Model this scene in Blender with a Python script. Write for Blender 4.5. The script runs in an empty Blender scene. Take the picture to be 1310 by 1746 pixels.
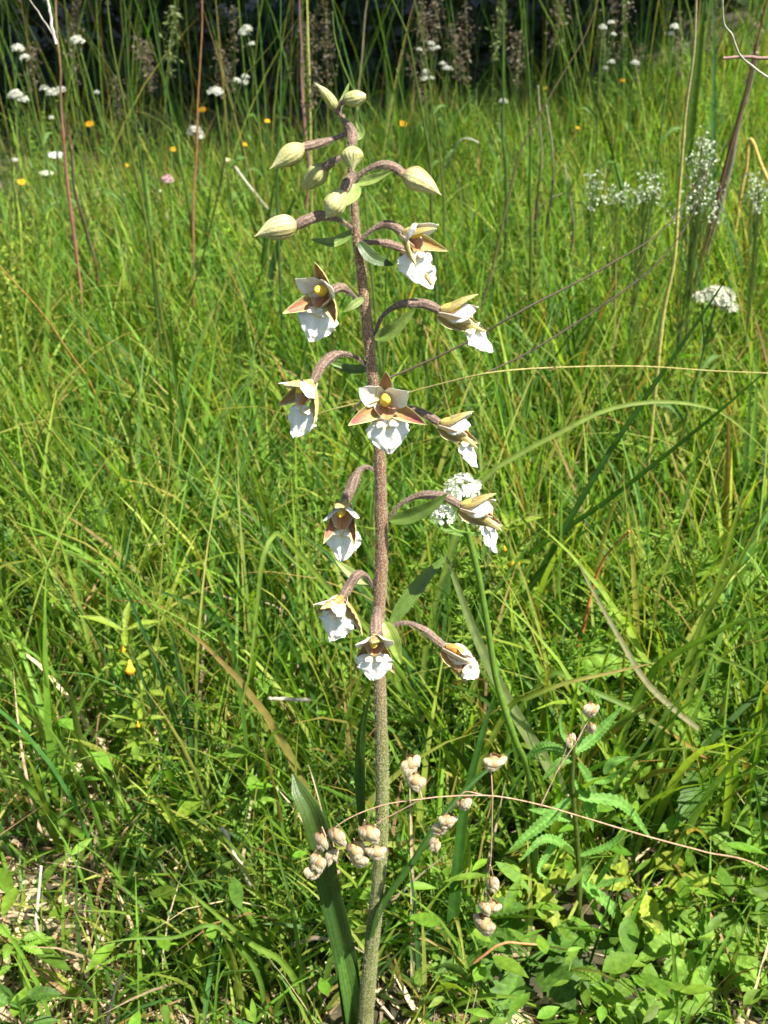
import bpy, math, random
import numpy as np
from mathutils import Vector

random.seed(11)
rng = np.random.default_rng(11)
R = math.radians
SC = bpy.context.scene
COL = SC.collection

# ------------------------------------------------------------------ camera, sky, sun, exposure
CAM_H = 0.45
PITCH = R(28.3)
FPX = 873.0 / math.tan(R(25.0))            # focal length in photograph pixels (1310 x 1746)
cam_d = bpy.data.cameras.new("camera")
cam = bpy.data.objects.new("camera", cam_d)
COL.objects.link(cam)
cam.location = (0, 0, CAM_H)
cam.rotation_euler = (R(90) - PITCH, 0, 0)
cam_d.sensor_fit = 'VERTICAL'
cam_d.sensor_height = 36
cam_d.sensor_width = 27
cam_d.lens = 18 / math.tan(R(25.0))
cam_d.clip_start = 0.01
cam_d.clip_end = 400
cam_d.dof.use_dof = True
cam_d.dof.focus_distance = 0.345
cam_d.dof.aperture_fstop = 35
SC.camera = cam

SUN_EL, SUN_AZ = R(58), R(128)             # azimuth measured from +Y (away from the camera) towards +X
world = bpy.data.worlds.new("World")
SC.world = world
world.use_nodes = True
wn = world.node_tree
wn.nodes.clear()
w_out = wn.nodes.new('ShaderNodeOutputWorld')
w_bg = wn.nodes.new('ShaderNodeBackground')
w_sky = wn.nodes.new('ShaderNodeTexSky')
w_sky.sky_type = 'NISHITA'
w_sky.sun_disc = False
w_sky.sun_elevation = SUN_EL
w_sky.sun_rotation = SUN_AZ
w_bg.inputs['Strength'].default_value = 0.075
wn.links.new(w_sky.outputs[0], w_bg.inputs[0])
wn.links.new(w_bg.outputs[0], w_out.inputs[0])
sun_d = bpy.data.lights.new("sun", 'SUN')
sun_d.energy = 5.0
sun_d.angle = R(0.55)
sun_d.color = (1.0, 0.95, 0.86)
sun = bpy.data.objects.new("sun", sun_d)
COL.objects.link(sun)
sdir = Vector((math.sin(SUN_AZ) * math.cos(SUN_EL), math.cos(SUN_AZ) * math.cos(SUN_EL), math.sin(SUN_EL)))
sun.rotation_euler = sdir.to_track_quat('Z', 'Y').to_euler()
sun.location = (3, -3, 8)
SC.view_settings.view_transform = 'Standard'
SC.view_settings.look = 'None'
SC.view_settings.exposure = 1.45
SC.view_settings.gamma = 1.0
SC.view_settings.use_curve_mapping = False
SC.render.engine = 'CYCLES'
SC.cycles.max_bounces = 6
SC.cycles.transmission_bounces = 4
SC.cycles.diffuse_bounces = 3

# ------------------------------------------------------------------ helpers: geometry
CAMP = np.array([0, 0, CAM_H])
FW = np.array([0, math.cos(PITCH), -math.sin(PITCH)])
UP = np.array([0, math.sin(PITCH), math.cos(PITCH)])
RT = np.array([1.0, 0, 0])


def at(px, py, Y):
    """point of the place seen at photograph pixel (px, py) on the upright plane Y metres ahead"""
    d = FW * FPX + RT * (px - 655) + UP * (873 - py)
    return CAMP + d * (Y / d[1])


def mpp(py, Y):
    """metres per photograph pixel there"""
    d = FW * FPX + UP * (873 - py)
    return Y / d[1]


def sstep(x, a, b):
    t = np.clip((np.asarray(x, float) - a) / (b - a), 0, 1)
    return t * t * (3 - 2 * t)


def terrain(x, y):
    x = np.asarray(x, float)
    y = np.asarray(y, float)
    z = 0.006 * np.sin(x * 19 + 1.3) * np.cos(y * 17) + 0.004 * np.sin(x * 41 + y * 37)
    z = z + 0.02 * np.sin(x * 2.1 + .4) * np.sin(y * 1.7) * sstep(y, .6, 1.5)
    z = z + 0.085 * sstep(y, .7, 3.0) * np.clip(x + .1, -1.6, 1.6) * 1.1
    z = z + .15 * sstep(x / np.maximum(y, .5), .10, .32) * sstep(y, 1.5, 3.0)
    z = z - 0.010 * sstep(y, 3.0, 9) * 20
    return z


def pix(P):
    """photograph pixels of an (N,3) array"""
    v = P - CAMP
    dep = v @ FW
    dep = np.where(dep > 1e-4, dep, 1e-4)
    return 655 + FPX * (v @ RT) / dep, 873 - FPX * (v @ UP) / dep


def nrm(v):
    v = np.asarray(v, float)
    n = np.linalg.norm(v, axis=-1, keepdims=True)
    return v / np.maximum(n, 1e-12)


def spline(pts, n):
    """Catmull-Rom through the points, n samples"""
    P = np.array(pts, float)
    if len(P) == 2:
        t = np.linspace(0, 1, n)[:, None]
        return P[0] * (1 - t) + P[1] * t
    Q = np.vstack([2 * P[0] - P[1], P, 2 * P[-1] - P[-2]])
    seg = np.linalg.norm(np.diff(P[:, :3], axis=0), axis=1)
    cum = np.concatenate([[0], np.cumsum(seg)])
    ts = np.linspace(0, cum[-1], n)
    out = []
    for t in ts:
        i = min(np.searchsorted(cum, t, side='right') - 1, len(P) - 2)
        i = max(i, 0)
        u = (t - cum[i]) / max(seg[i], 1e-12)
        a, b, c, d = Q[i], Q[i + 1], Q[i + 2], Q[i + 3]
        out.append(.5 * ((2 * b) + (-a + c) * u + (2 * a - 5 * b + 4 * c - d) * u * u + (-a + 3 * b - 3 * c + d) * u ** 3))
    return np.array(out)


class Geo:
    """collects vertices, faces and vertex pigments"""

    def __init__(self):
        self.V, self.F, self.C, self.M, self.n = [], [], [], [], 0

    def add(self, V, F, C, m=0):
        V = np.asarray(V, float).reshape(-1, 3)
        C = np.asarray(C, float)
        if C.ndim == 1:
            C = np.tile(C, (len(V), 1))
        self.V.append(V)
        self.C.append(C)
        F = np.asarray(F, int)
        if F.shape[1] == 3:
            F = np.hstack([F, -np.ones((len(F), 1), int) - self.n])
        self.F.append(F + self.n)
        self.M.append(np.full(len(F), m))
        self.n += len(V)
        return self

    def arrays(self):
        return np.vstack(self.V), np.vstack(self.F), np.vstack(self.C), np.concatenate(self.M)


WORLD = {}
MAT = {}


def mesh_from(name, V, F, C, mats, M=None, smooth=True):
    me = bpy.data.meshes.new(name)
    V = np.asarray(V, np.float32)
    tri = F[:, 3] < 0
    order = np.concatenate([np.where(~tri)[0], np.where(tri)[0]])
    nq = int((~tri).sum())
    nt = int(tri.sum())
    loops = np.concatenate([F[~tri].ravel(), F[tri][:, :3].ravel()]).astype(np.int32)
    starts = np.concatenate([np.arange(nq) * 4, nq * 4 + np.arange(nt) * 3]).astype(np.int32)
    me.vertices.add(len(V))
    me.vertices.foreach_set('co', V.ravel())
    me.loops.add(len(loops))
    me.loops.foreach_set('vertex_index', loops)
    me.polygons.add(nq + nt)
    me.polygons.foreach_set('loop_start', starts)
    if M is not None and len(mats) > 1:
        me.polygons.foreach_set('material_index', M[order].astype(np.int32))
    me.polygons.foreach_set('use_smooth', np.full(nq + nt, smooth))
    me.update(calc_edges=True)
    att = me.color_attributes.new('pigment', 'FLOAT_COLOR', 'POINT')
    rgba = np.ones((len(V), 4), np.float32)
    rgba[:, :3] = np.clip(C, 0, 1)
    att.data.foreach_set('color', rgba.ravel())
    for m in mats:
        me.materials.append(MAT[m] if isinstance(m, str) else m)
    return me


def build(name, geo, mats, parent=None, origin=None, smooth=True, **props):
    V, F, C, M = geo.arrays()
    if isinstance(mats, str):
        mats = [mats]
    if origin is None:
        origin = V[0]
    origin = np.asarray(origin, float)
    me = mesh_from(name, V - origin, F, C, mats, M, smooth)
    o = bpy.data.objects.new(name, me)
    COL.objects.link(o)
    place(o, origin, parent)
    for k, v in props.items():
        o[k] = v
    return o


def place(o, origin, parent):
    origin = np.asarray(origin, float)
    if parent is not None:
        o.parent = parent
        o.location = origin - WORLD[parent.name]
    else:
        o.location = origin
    WORLD[o.name] = origin


def empty(name, origin, parent=None, label=None, category=None, group=None):
    o = bpy.data.objects.new(name, None)
    o.empty_display_size = 0.01
    COL.objects.link(o)
    place(o, origin, parent)
    if label:
        o['label'] = label
    if category:
        o['category'] = category
    if group:
        o['group'] = group
    return o


def tag(o, label, category, group=None):
    o['label'] = label
    o['category'] = category
    if group:
        o['group'] = group
    return o


def grid_faces(nu, nv, close_v=False):
    i, j = np.meshgrid(np.arange(nu - 1), np.arange(nv if close_v else nv - 1), indexing='ij')
    i, j = i.ravel(), j.ravel()
    j2 = (j + 1) % nv
    return np.stack([i * nv + j, i * nv + j2, (i + 1) * nv + j2, (i + 1) * nv + j], 1)


def frames(P, hint=(0.15, -0.8, 0.6)):
    T = np.gradient(P, axis=0)
    T = nrm(T)
    h = np.asarray(hint, float)
    N = h - (T @ h)[:, None] * T
    bad = np.linalg.norm(N, axis=1) < .15
    if bad.any():
        h2 = np.array([.9, .1, .3])
        N[bad] = h2 - (T[bad] @ h2)[:, None] * T[bad]
    N = nrm(N)
    S = np.cross(T, N)
    return T, N, S


def tube(geo, P, rad, col, sides=8, m=0, rib=0, ribamp=0.0, ribtwist=0.0, ribcol=None, cap=True):
    """P (n,3), rad scalar or (n,), col (3,) or (n,3)"""
    P = np.asarray(P, float)
    n = len(P)
    rad = np.broadcast_to(np.asarray(rad, float), (n,))
    T, N, S = frames(P)
    a = np.linspace(0, 2 * math.pi, sides, endpoint=False)
    A = a[None, :] + np.zeros((n, 1))
    k = np.ones((n, sides))
    col = np.asarray(col, float)
    if col.ndim == 1:
        col = np.tile(col, (n, 1))
    C = np.repeat(col[:, None, :], sides, 1)
    if rib:
        w = np.cos(rib * (A + ribtwist * np.linspace(0, 1, n)[:, None]))
        k = 1 + ribamp * w
        if ribcol is not None:
            t = (0.5 - .5 * w)[..., None] ** 1.5
            C = C * (1 - t) + np.asarray(ribcol) * t
    V = P[:, None, :] + (rad[:, None] * k)[..., None] * (np.cos(A)[..., None] * N[:, None] + np.sin(A)[..., None] * S[:, None])
    geo.add(V.reshape(-1, 3), grid_faces(n, sides, True), C.reshape(-1, 3), m)
    if cap:
        for e in (0, n - 1):
            base = geo.n
            ring = V[e]
            VV = np.vstack([ring, P[e][None]])
            j = np.arange(sides)
            F = np.stack([j, (j + 1) % sides, np.full(sides, sides)], 1)
            geo.add(VV, F, np.vstack([C[e], C[e][:1]]), m)
    return geo


def ribbon(geo, P, w, col, fold=.25, hint=(0.15, -.8, .6), twist=0.0, m=0, cross=5, serr=0, serramp=0.0, thick=0.0):
    """leaf blade along P with half-widths w, gutter folded"""
    P = np.asarray(P, float)
    n = len(P)
    w = np.broadcast_to(np.asarray(w, float), (n,)).copy()
    T, N, S = frames(P, hint)
    if np.any(np.asarray(twist) != 0):
        tw = np.linspace(0, 1, n) * twist if np.ndim(twist) == 0 else np.asarray(twist)
        c, s = np.cos(tw)[:, None], np.sin(tw)[:, None]
        N, S = c * N + s * S, -s * N + c * S
    v = np.linspace(-1, 1, cross)
    if serr:
        ph = np.linspace(0, serr, n) % 1.0
        w = w * (1 - serramp * ph)
    V = P[:, None] + (w[:, None] * v)[..., None] * S[:, None] - (w[:, None] * fold * (1 - np.abs(v)))[..., None] * N[:, None]
    col = np.asarray(col, float)
    if col.ndim == 1:
        col = np.tile(col, (n, 1))
    C = np.repeat(col[:, None], cross, 1).copy()
    mid = np.exp(-(v / .18) ** 2)[None, :, None]
    C = C * (1 + .28 * mid)
    geo.add(V.reshape(-1, 3), grid_faces(n, cross), C.reshape(-1, 3), m)
    return geo


# ------------------------------------------------------------------ materials
def pig_material(name, rough=.5, trans=.3, noise=0.25, nscale=600, bump=0.0, bscale=900, spec=.4, stripes=None, tcol=(1.1, 1.15, .55), sheen=0, flecks=None):
    m = bpy.data.materials.new(name)
    m.use_nodes = True
    nt = m.node_tree
    nt.nodes.clear()
    L = nt.links.new
    out = nt.nodes.new('ShaderNodeOutputMaterial')
    at_ = nt.nodes.new('ShaderNodeAttribute')
    at_.attribute_name = 'pigment'
    geo = nt.nodes.new('ShaderNodeNewGeometry')
    nz = nt.nodes.new('ShaderNodeTexNoise')
    nz.inputs['Scale'].default_value = nscale
    nz.inputs['Detail'].default_value = 3
    tc = nt.nodes.new('ShaderNodeTexCoord')
    L(tc.outputs['Object'], nz.inputs['Vector'])
    mr = nt.nodes.new('ShaderNodeMapRange')
    mr.inputs['From Min'].default_value = .3
    mr.inputs['From Max'].default_value = .7
    mr.inputs['To Min'].default_value = 1 - noise
    mr.inputs['To Max'].default_value = 1 + noise
    L(nz.outputs['Fac'], mr.inputs['Value'])
    mx = nt.nodes.new('ShaderNodeVectorMath')
    mx.operation = 'SCALE'
    L(at_.outputs['Color'], mx.inputs[0])
    L(mr.outputs['Result'], mx.inputs['Scale'])
    if flecks:
        vz = nt.nodes.new('ShaderNodeTexNoise')
        vz.inputs['Scale'].default_value = 1900
        vz.inputs['Detail'].default_value = 1
        L(tc.outputs['Object'], vz.inputs['Vector'])
        fr = nt.nodes.new('ShaderNodeMapRange')
        fr.inputs['From Min'].default_value = .53
        fr.inputs['From Max'].default_value = .60
        fr.inputs['To Max'].default_value = .7
        L(vz.outputs['Fac'], fr.inputs['Value'])
        fm = nt.nodes.new('ShaderNodeMix')
        fm.data_type = 'RGBA'
        L(fr.outputs['Result'], fm.inputs[0])
        L(mx.outputs[0], fm.inputs[6])
        fm.inputs[7].default_value = (*flecks, 1)
    p = nt.nodes.new('ShaderNodeBsdfPrincipled')
    p.inputs['Roughness'].default_value = rough
    p.inputs['Specular IOR Level'].default_value = spec
    if sheen:
        p.inputs['Sheen Weight'].default_value = sheen
        p.inputs['Sheen Roughness'].default_value = .4
    L(fm.outputs[2] if flecks else mx.outputs[0], p.inputs['Base Color'])
    if bump:
        bn = nt.nodes.new('ShaderNodeTexNoise')
        bn.inputs['Scale'].default_value = bscale
        bn.inputs['Detail'].default_value = 2
        L(tc.outputs['Object'], bn.inputs['Vector'])
        b = nt.nodes.new('ShaderNodeBump')
        b.inputs['Strength'].default_value = bump
        b.inputs['Distance'].default_value = .0004
        L(bn.outputs['Fac'], b.inputs['Height'])
        L(b.outputs[0], p.inputs['Normal'])
    if trans > 0:
        t = nt.nodes.new('ShaderNodeBsdfTranslucent')
        tm = nt.nodes.new('ShaderNodeVectorMath')
        tm.operation = 'MULTIPLY'
        tm.inputs[1].default_value = tcol
        L(mx.outputs[0], tm.inputs[0])
        L(tm.outputs[0], t.inputs['Color'])
        ms = nt.nodes.new('ShaderNodeMixShader')
        ms.inputs[0].default_value = trans
        L(p.outputs[0], ms.inputs[1])
        L(t.outputs[0], ms.inputs[2])
        L(ms.outputs[0], out.inputs[0])
    else:
        L(p.outputs[0], out.inputs[0])
    MAT[name] = m
    return m


pig_material('grass_blade', rough=.55, trans=.5, noise=.22, nscale=160, spec=.28, tcol=(1.5, 1.55, .6))
pig_material('leaf', rough=.55, trans=.45, noise=.28, nscale=350, bump=.5, bscale=700, spec=.25, tcol=(1.5, 1.6, .6))
pig_material('orchid_green', rough=.4, trans=.2, noise=.18, nscale=500, bump=.35, bscale=1500, spec=.5, tcol=(1.3, 1.4, .6))
pig_material('orchid_stem', rough=.6, trans=0, noise=.35, nscale=2400, bump=.9, bscale=3000, spec=.3, flecks=(.50, .40, .22))
pig_material('ovary', rough=.6, trans=0, noise=.3, nscale=2600, bump=.9, bscale=3400, spec=.3, flecks=(.34, .26, .20))
pig_material('sepal', rough=.5, trans=.22, noise=.14, nscale=1400, bump=.4, bscale=1800, spec=.35, tcol=(1.2, .95, .6))
pig_material('lip_white', rough=.55, trans=.25, noise=.05, nscale=1800, bump=.5, bscale=1300, spec=.3, tcol=(1, 1, .95))
pig_material('hair', rough=.5, trans=.3, noise=.1, nscale=1000, spec=.3, tcol=(1, 1, .9))
pig_material('straw', rough=.6, trans=.12, noise=.3, nscale=500, bump=.4, bscale=1500, spec=.3, tcol=(1.1, .9, .6))
pig_material('husk', rough=.5, trans=.42, noise=.15, nscale=1500, bump=.3, bscale=2500, spec=.4, tcol=(1.1, .95, .7))
pig_material('petal_far', rough=.6, trans=.3, noise=.08, nscale=900, spec=.2, tcol=(1, 1, .9))
pig_material('bark', rough=.9, trans=0, noise=.4, nscale=20, bump=1, bscale=30)
pig_material('shade_leaf', rough=.6, trans=.1, noise=.3, nscale=20, spec=.2)


def soil_material():
    m = bpy.data.materials.new('soil')
    m.use_nodes = True
    nt = m.node_tree
    p = nt.nodes['Principled BSDF']
    p.inputs['Roughness'].default_value = .95
    tc = nt.nodes.new('ShaderNodeTexCoord')
    n1 = nt.nodes.new('ShaderNodeTexNoise')
    n1.inputs['Scale'].default_value = 90
    n1.inputs['Detail'].default_value = 8
    n2 = nt.nodes.new('ShaderNodeTexNoise')
    n2.inputs['Scale'].default_value = 7
    cr = nt.nodes.new('ShaderNodeValToRGB')
    cr.color_ramp.elements[0].color = (.012, .009, .005, 1)
    cr.color_ramp.elements[1].color = (.12, .085, .045, 1)
    cr.color_ramp.elements[0].position = .35
    cr.color_ramp.elements[1].position = .72
    cr2 = nt.nodes.new('ShaderNodeValToRGB')
    cr2.color_ramp.elements[0].color = (.03, .022, .012, 1)
    cr2.color_ramp.elements[1].color = (.025, .045, .01, 1)
    mix = nt.nodes.new('ShaderNodeMix')
    mix.data_type = 'RGBA'
    mix.inputs[0].default_value = .5
    b = nt.nodes.new('ShaderNodeBump')
    b.inputs['Distance'].default_value = .006
    b.inputs['Strength'].default_value = 1
    L = nt.links.new
    L(tc.outputs['Object'], n1.inputs[0])
    L(tc.outputs['Object'], n2.inputs[0])
    L(n1.outputs['Fac'], cr.inputs[0])
    L(n2.outputs['Fac'], cr2.inputs[0])
    L(cr.outputs[0], mix.inputs[6])
    L(cr2.outputs[0], mix.inputs[7])
    L(mix.outputs[2], p.inputs['Base Color'])
    L(n1.outputs['Fac'], b.inputs['Height'])
    L(b.outputs[0], p.inputs['Normal'])
    MAT['soil'] = m


soil_material()


# ------------------------------------------------------------------ ground and the dark wood edge
def make_ground():
    ys = np.concatenate([np.linspace(-3, 0, 14)[:-1], np.linspace(0, 4, 161)[:-1], 4 * (60 ** np.linspace(0, 1, 44))])
    u = np.linspace(-1, 1, 201)
    g = Geo()
    X = np.sign(u)[None] * np.abs(u)[None] ** 2.2 * (np.maximum(ys, 3)[:, None] * 2.0)
    Y = ys[:, None] + 0 * X
    Z = terrain(X, Y)
    V = np.stack([X, Y, Z], -1).reshape(-1, 3)
    g.add(V, grid_faces(len(ys), 201)[:, ::-1], (.05, .04, .02))
    o = build('ground', g, 'soil', origin=(0, 0, 0))
    o['kind'] = 'structure'
    o['label'] = 'brown meadow soil running back under the grass to the dark wood'


make_ground()


def leaf_cards(P, nor, size, col, rngl, elong=1.6):
    """many small pointed leaves (2 tris each) as arrays"""
    n = len(P)
    a = nrm(rngl.normal(size=(n, 3)))
    t = nrm(np.cross(nor, a))
    b = nrm(np.cross(nor, t))
    s = size[:, None]
    V = np.stack([P - t * s * elong * .5, P + b * s * .32 + nor * s * .06, P + t * s * elong * .5, P - b * s * .32 + nor * s * .06], 1)
    F = np.arange(n * 4).reshape(n, 4)
    C = np.repeat(col[:, None], 4, 1)
    return V.reshape(-1, 3), F, C.reshape(-1, 3)


def make_tree(x, y, h, rx, ry, z0, label, seed, cdy=-2.9):
    r = np.random.default_rng(seed)
    zb = float(terrain(x, y))
    base = np.array([x, y, zb - .1])
    root = empty('broadleaf_tree', base, None, label, 'tree', 'broadleaf trees along the wood edge')
    g = Geo()
    Pt = spline([base, base + [.05, -.1, h * .3], base + [.1, -.2, h * .6], base + [0, -.3, h * .9]], 14)
    tube(g, Pt, np.linspace(.22, .05, 14), (.09, .07, .05), 12)
    build('trunk', g, 'bark', root, base)
    for k in range(7):
        a = r.uniform(0, 2 * math.pi)
        i = 4 + k
        s = Pt[i]
        e = s + np.array([math.cos(a) * rx * .7, math.sin(a) * ry * .6 + cdy * .6, r.uniform(.2, .8)])
        g = Geo()
        tube(g, spline([s, (s + e) / 2 + [0, 0, .2], e], 8), np.linspace(.07, .02, 8), (.09, .07, .05), 7)
        build('limb', g, 'bark', root, s)
    # crown: uneven leafy mass, a solid core put in to guarantee its shadow, plus leaves all over its skin
    g = Geo()
    nu, nv = 26, 40
    th = np.linspace(0.02, math.pi - .02, nu)[:, None]
    ph = np.linspace(0, 2 * math.pi, nv, endpoint=False)[None]
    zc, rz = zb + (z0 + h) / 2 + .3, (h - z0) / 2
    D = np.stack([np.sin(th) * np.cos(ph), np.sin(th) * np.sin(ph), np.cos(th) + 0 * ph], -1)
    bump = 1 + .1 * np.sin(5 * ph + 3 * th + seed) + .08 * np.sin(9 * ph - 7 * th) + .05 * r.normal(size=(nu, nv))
    V = np.array([x, y + cdy, zc]) + D * np.array([rx, ry, rz]) * bump[..., None] * .9  # unseen crown shifted forward of its trunk to set where the shade starts
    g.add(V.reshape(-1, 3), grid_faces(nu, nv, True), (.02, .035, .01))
    nL = 9000
    d = nrm(r.normal(size=(nL, 3)))
    P = np.array([x, y + cdy, zc]) + d * np.array([rx, ry, rz]) * r.uniform(.88, 1.04, (nL, 1)) * (1 + .1 * np.sin(5 * np.arctan2(d[:, 1], d[:, 0]) + 3 * np.arccos(d[:, 2]) + seed))[:, None]
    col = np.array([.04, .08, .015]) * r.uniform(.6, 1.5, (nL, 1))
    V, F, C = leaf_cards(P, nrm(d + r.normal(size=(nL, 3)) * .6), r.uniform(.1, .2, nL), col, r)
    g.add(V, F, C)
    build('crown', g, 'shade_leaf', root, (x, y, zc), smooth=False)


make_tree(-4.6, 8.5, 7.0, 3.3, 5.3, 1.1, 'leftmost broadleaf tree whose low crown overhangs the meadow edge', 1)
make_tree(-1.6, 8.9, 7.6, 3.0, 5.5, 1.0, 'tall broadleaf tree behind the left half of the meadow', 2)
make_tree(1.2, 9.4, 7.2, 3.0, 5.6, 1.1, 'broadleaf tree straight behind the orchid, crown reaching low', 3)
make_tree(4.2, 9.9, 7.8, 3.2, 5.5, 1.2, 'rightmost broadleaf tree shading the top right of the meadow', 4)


def make_undergrowth():
    r = np.random.default_rng(5)
    g = Geo()
    n = 16000
    y = 3.3 + 8 * r.random(n) ** 1.3
    x = r.uniform(-1, 1, n) * (y * .8 + 1.6)
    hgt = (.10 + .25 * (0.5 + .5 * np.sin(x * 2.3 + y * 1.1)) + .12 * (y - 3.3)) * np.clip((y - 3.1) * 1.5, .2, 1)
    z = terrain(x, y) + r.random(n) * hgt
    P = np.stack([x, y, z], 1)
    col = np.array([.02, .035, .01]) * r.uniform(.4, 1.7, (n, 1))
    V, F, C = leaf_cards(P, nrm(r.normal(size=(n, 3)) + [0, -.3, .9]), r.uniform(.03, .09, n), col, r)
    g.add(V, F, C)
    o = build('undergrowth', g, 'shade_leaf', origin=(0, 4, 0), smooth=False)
    o['kind'] = 'stuff'
    o['label'] = 'dark leafy undergrowth in the shade below the trees'
    o['category'] = 'undergrowth'


make_undergrowth()

# ------------------------------------------------------------------ meadow grass (nobody could count it)
# stem centre line and half width of the orchid in photograph pixels
STEM = [(583, 196, 3.5), (589, 215, 4), (597, 245, 5), (598, 285, 6.5), (603, 340, 7), (608, 400, 8.5), (618, 480, 9.5), (628, 570, 10.5),
        (636, 650, 10.5), (644, 720, 10.5), (648, 800, 11), (650, 880, 12), (651, 940, 12.5), (648, 1000, 12), (646, 1060, 11.5),
        (647, 1150, 12), (650, 1250, 12.5), (652, 1350, 13), (650, 1420, 13), (645, 1510, 13.5), (635, 1600, 14), (628, 1680, 14.5),
        (623, 1746, 15), (620, 1800, 15.5), (619, 1830, 16)]
OY = 0.32


def blade_field(N, xy, L, W, lean, curl, az, colb, colt, nseg, cross, fold, name_keep=True, dz=None, twist=None, avoid=True, r=rng):
    x, y = xy[:, 0], xy[:, 1]
    z = terrain(x, y) - .004 + (0 if dz is None else dz)
    s = np.linspace(0, 1, nseg + 1)
    th = lean[:, None] + curl[:, None] * s[None] ** 1.6
    st = L[:, None] / nseg
    dh = np.sin(th) * st
    dv = np.cos(th) * st
    H = np.concatenate([np.zeros((N, 1)), np.cumsum((dh[:, 1:] + dh[:, :-1]) / 2, 1)], 1)
    Z = np.concatenate([np.zeros((N, 1)), np.cumsum((dv[:, 1:] + dv[:, :-1]) / 2, 1)], 1)
    side_w = r.normal(0, .012, (N, 1)) * s[None] ** 2 * 1.5
    ca, sa = np.cos(az)[:, None], np.sin(az)[:, None]
    P = np.stack([x[:, None] + H * ca - side_w * sa, y[:, None] + H * sa + side_w * ca, z[:, None] + Z], -1)
    # keep blades above the soil
    P[..., 2] = np.maximum(P[..., 2], terrain(P[..., 0], P[..., 1]) + .001)
    if avoid:
        px, py = pix(P.reshape(-1, 3))
        px, py = px.reshape(N, -1), py.reshape(N, -1)
        sy = np.array([q[1] for q in STEM])
        sx = np.array([q[0] for q in STEM])
        cx = np.interp(py, sy, sx)
        near = (P[..., 1] < .338)
        half = np.where(py < 1180, 240, np.where(py < 1620, 150, 60))
        bad = (near & (np.abs(px - cx) < half) & (py < 1760) & (py > 60)).any(1)
        # the quaking grass and the nearest strip stay clear too
        bad |= (near & (px > 480) & (px < 1100) & (py > 1180) & (py < 1640)).any(1)
        bad |= ((P[..., 1] < .26) & (py < 1700)).any(1)
        bad |= ((P[..., 1] < .41) & (px > 840) & (px < 1130) & (py > 1190) & (py < 1700)).any(1) & (r.random(N) < .85)
        dep = (P - CAMP) @ FW
        bad |= (dep < .25).any(1)
        bad |= (P[..., 1] < .12).any(1)
        k = ~bad
        P, th, L, W, az, colb, colt = P[k], th[k], L[k], W[k], az[k], colb[k], colt[k]
        N = len(P)
        ca, sa = np.cos(az)[:, None], np.sin(az)[:, None]
        twist = None if twist is None else twist[k]
    Nv = np.stack([-np.cos(th) * ca, -np.cos(th) * sa, np.sin(th)], -1)
    Sv = np.stack([-sa + 0 * th, ca + 0 * th, 0 * th], -1)
    tw = (twist[:, None] if twist is not None else r.normal(0, .8, (N, 1))) * (0.4 + s[None])
    c, sn = np.cos(tw)[..., None], np.sin(tw)[..., None]
    S2 = c * Sv + sn * Nv
    N2 = -sn * Sv + c * Nv
    prof = (1 - s ** 2.4) * (.55 + .45 * np.minimum(s * 3.5, 1))
    prof[-1] = .03
    hw = W[:, None] * .5 * prof[None]
    v = np.linspace(-1, 1, cross)
    V = P[:, :, None] + (hw[..., None] * v)[..., None] * S2[:, :, None] - (hw[..., None] * fold * (1 - np.abs(v)))[..., None] * N2[:, :, None]
    t = s[None, :, None] ** 1.5
    C = colb[:, None] * (1 - t) + colt[:, None] * t
    C = np.repeat(C[:, :, None], cross, 2)
    gf = grid_faces(nseg + 1, cross)
    per = (nseg + 1) * cross
    F = (gf[None] + (np.arange(N) * per)[:, None, None]).reshape(-1, 4)
    return V.reshape(-1, 3), F, C.reshape(-1, 3)


def sample_xy(N, y0, y1, r, pw=1.0, marg=.16, cluster=.6, crad=.02, ntuft=None):
    y = y0 + (y1 - y0) * r.random(N) ** pw
    half = .44 * y + marg
    x = r.uniform(-1, 1, N) * half
    az = r.uniform(0, 2 * math.pi, N)
    m = r.random(N) < cluster
    nt = ntuft or max(N // 14, 1)
    cy = y0 + (y1 - y0) * r.random(nt) ** pw
    cx = r.uniform(-1, 1, nt) * (.44 * cy + marg)
    idx = r.integers(0, nt, N)
    off = r.normal(0, crad, (N, 2))
    x = np.where(m, cx[idx] + off[:, 0], x)
    y = np.where(m, cy[idx] + off[:, 1], y)
    az = np.where(m, np.arctan2(off[:, 1], off[:, 0]) + r.normal(0, .5, N), az)
    return np.stack([x, y], 1), az, idx, m


GREENS = np.array([[.115, .245, .03], [.15, .28, .035], [.075, .175, .028], [.20, .31, .045], [.085, .20, .05], [.28, .355, .075], [.045, .115, .022]])


def palette(N, r, gold=.06, brown=.03, bias=None):
    w = np.array([.22, .22, .15, .14, .1, .07, .1]) if bias is None else np.array(bias)
    c = GREENS[r.choice(7, N, p=w / w.sum())] * r.uniform(.75, 1.3, (N, 1)) * r.normal(1, .06, (N, 3))
    t = c * np.array([1.25, 1.12, .9])
    q = r.random(N)
    g = q < gold
    t[g] = np.array([.38, .30, .07]) * r.uniform(.7, 1.2, (g.sum(), 1))
    b = (q > 1 - brown)
    t[b] = np.array([.33, .19, .06]) * r.uniform(.7, 1.2, (b.sum(), 1))
    c[b] = c[b] * .5 + np.array([.25, .2, .06]) * .5
    base = c * np.array([1.05, .95, 1]) * r.uniform(.8, 1.05, (N, 1))
    return base, t


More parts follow.
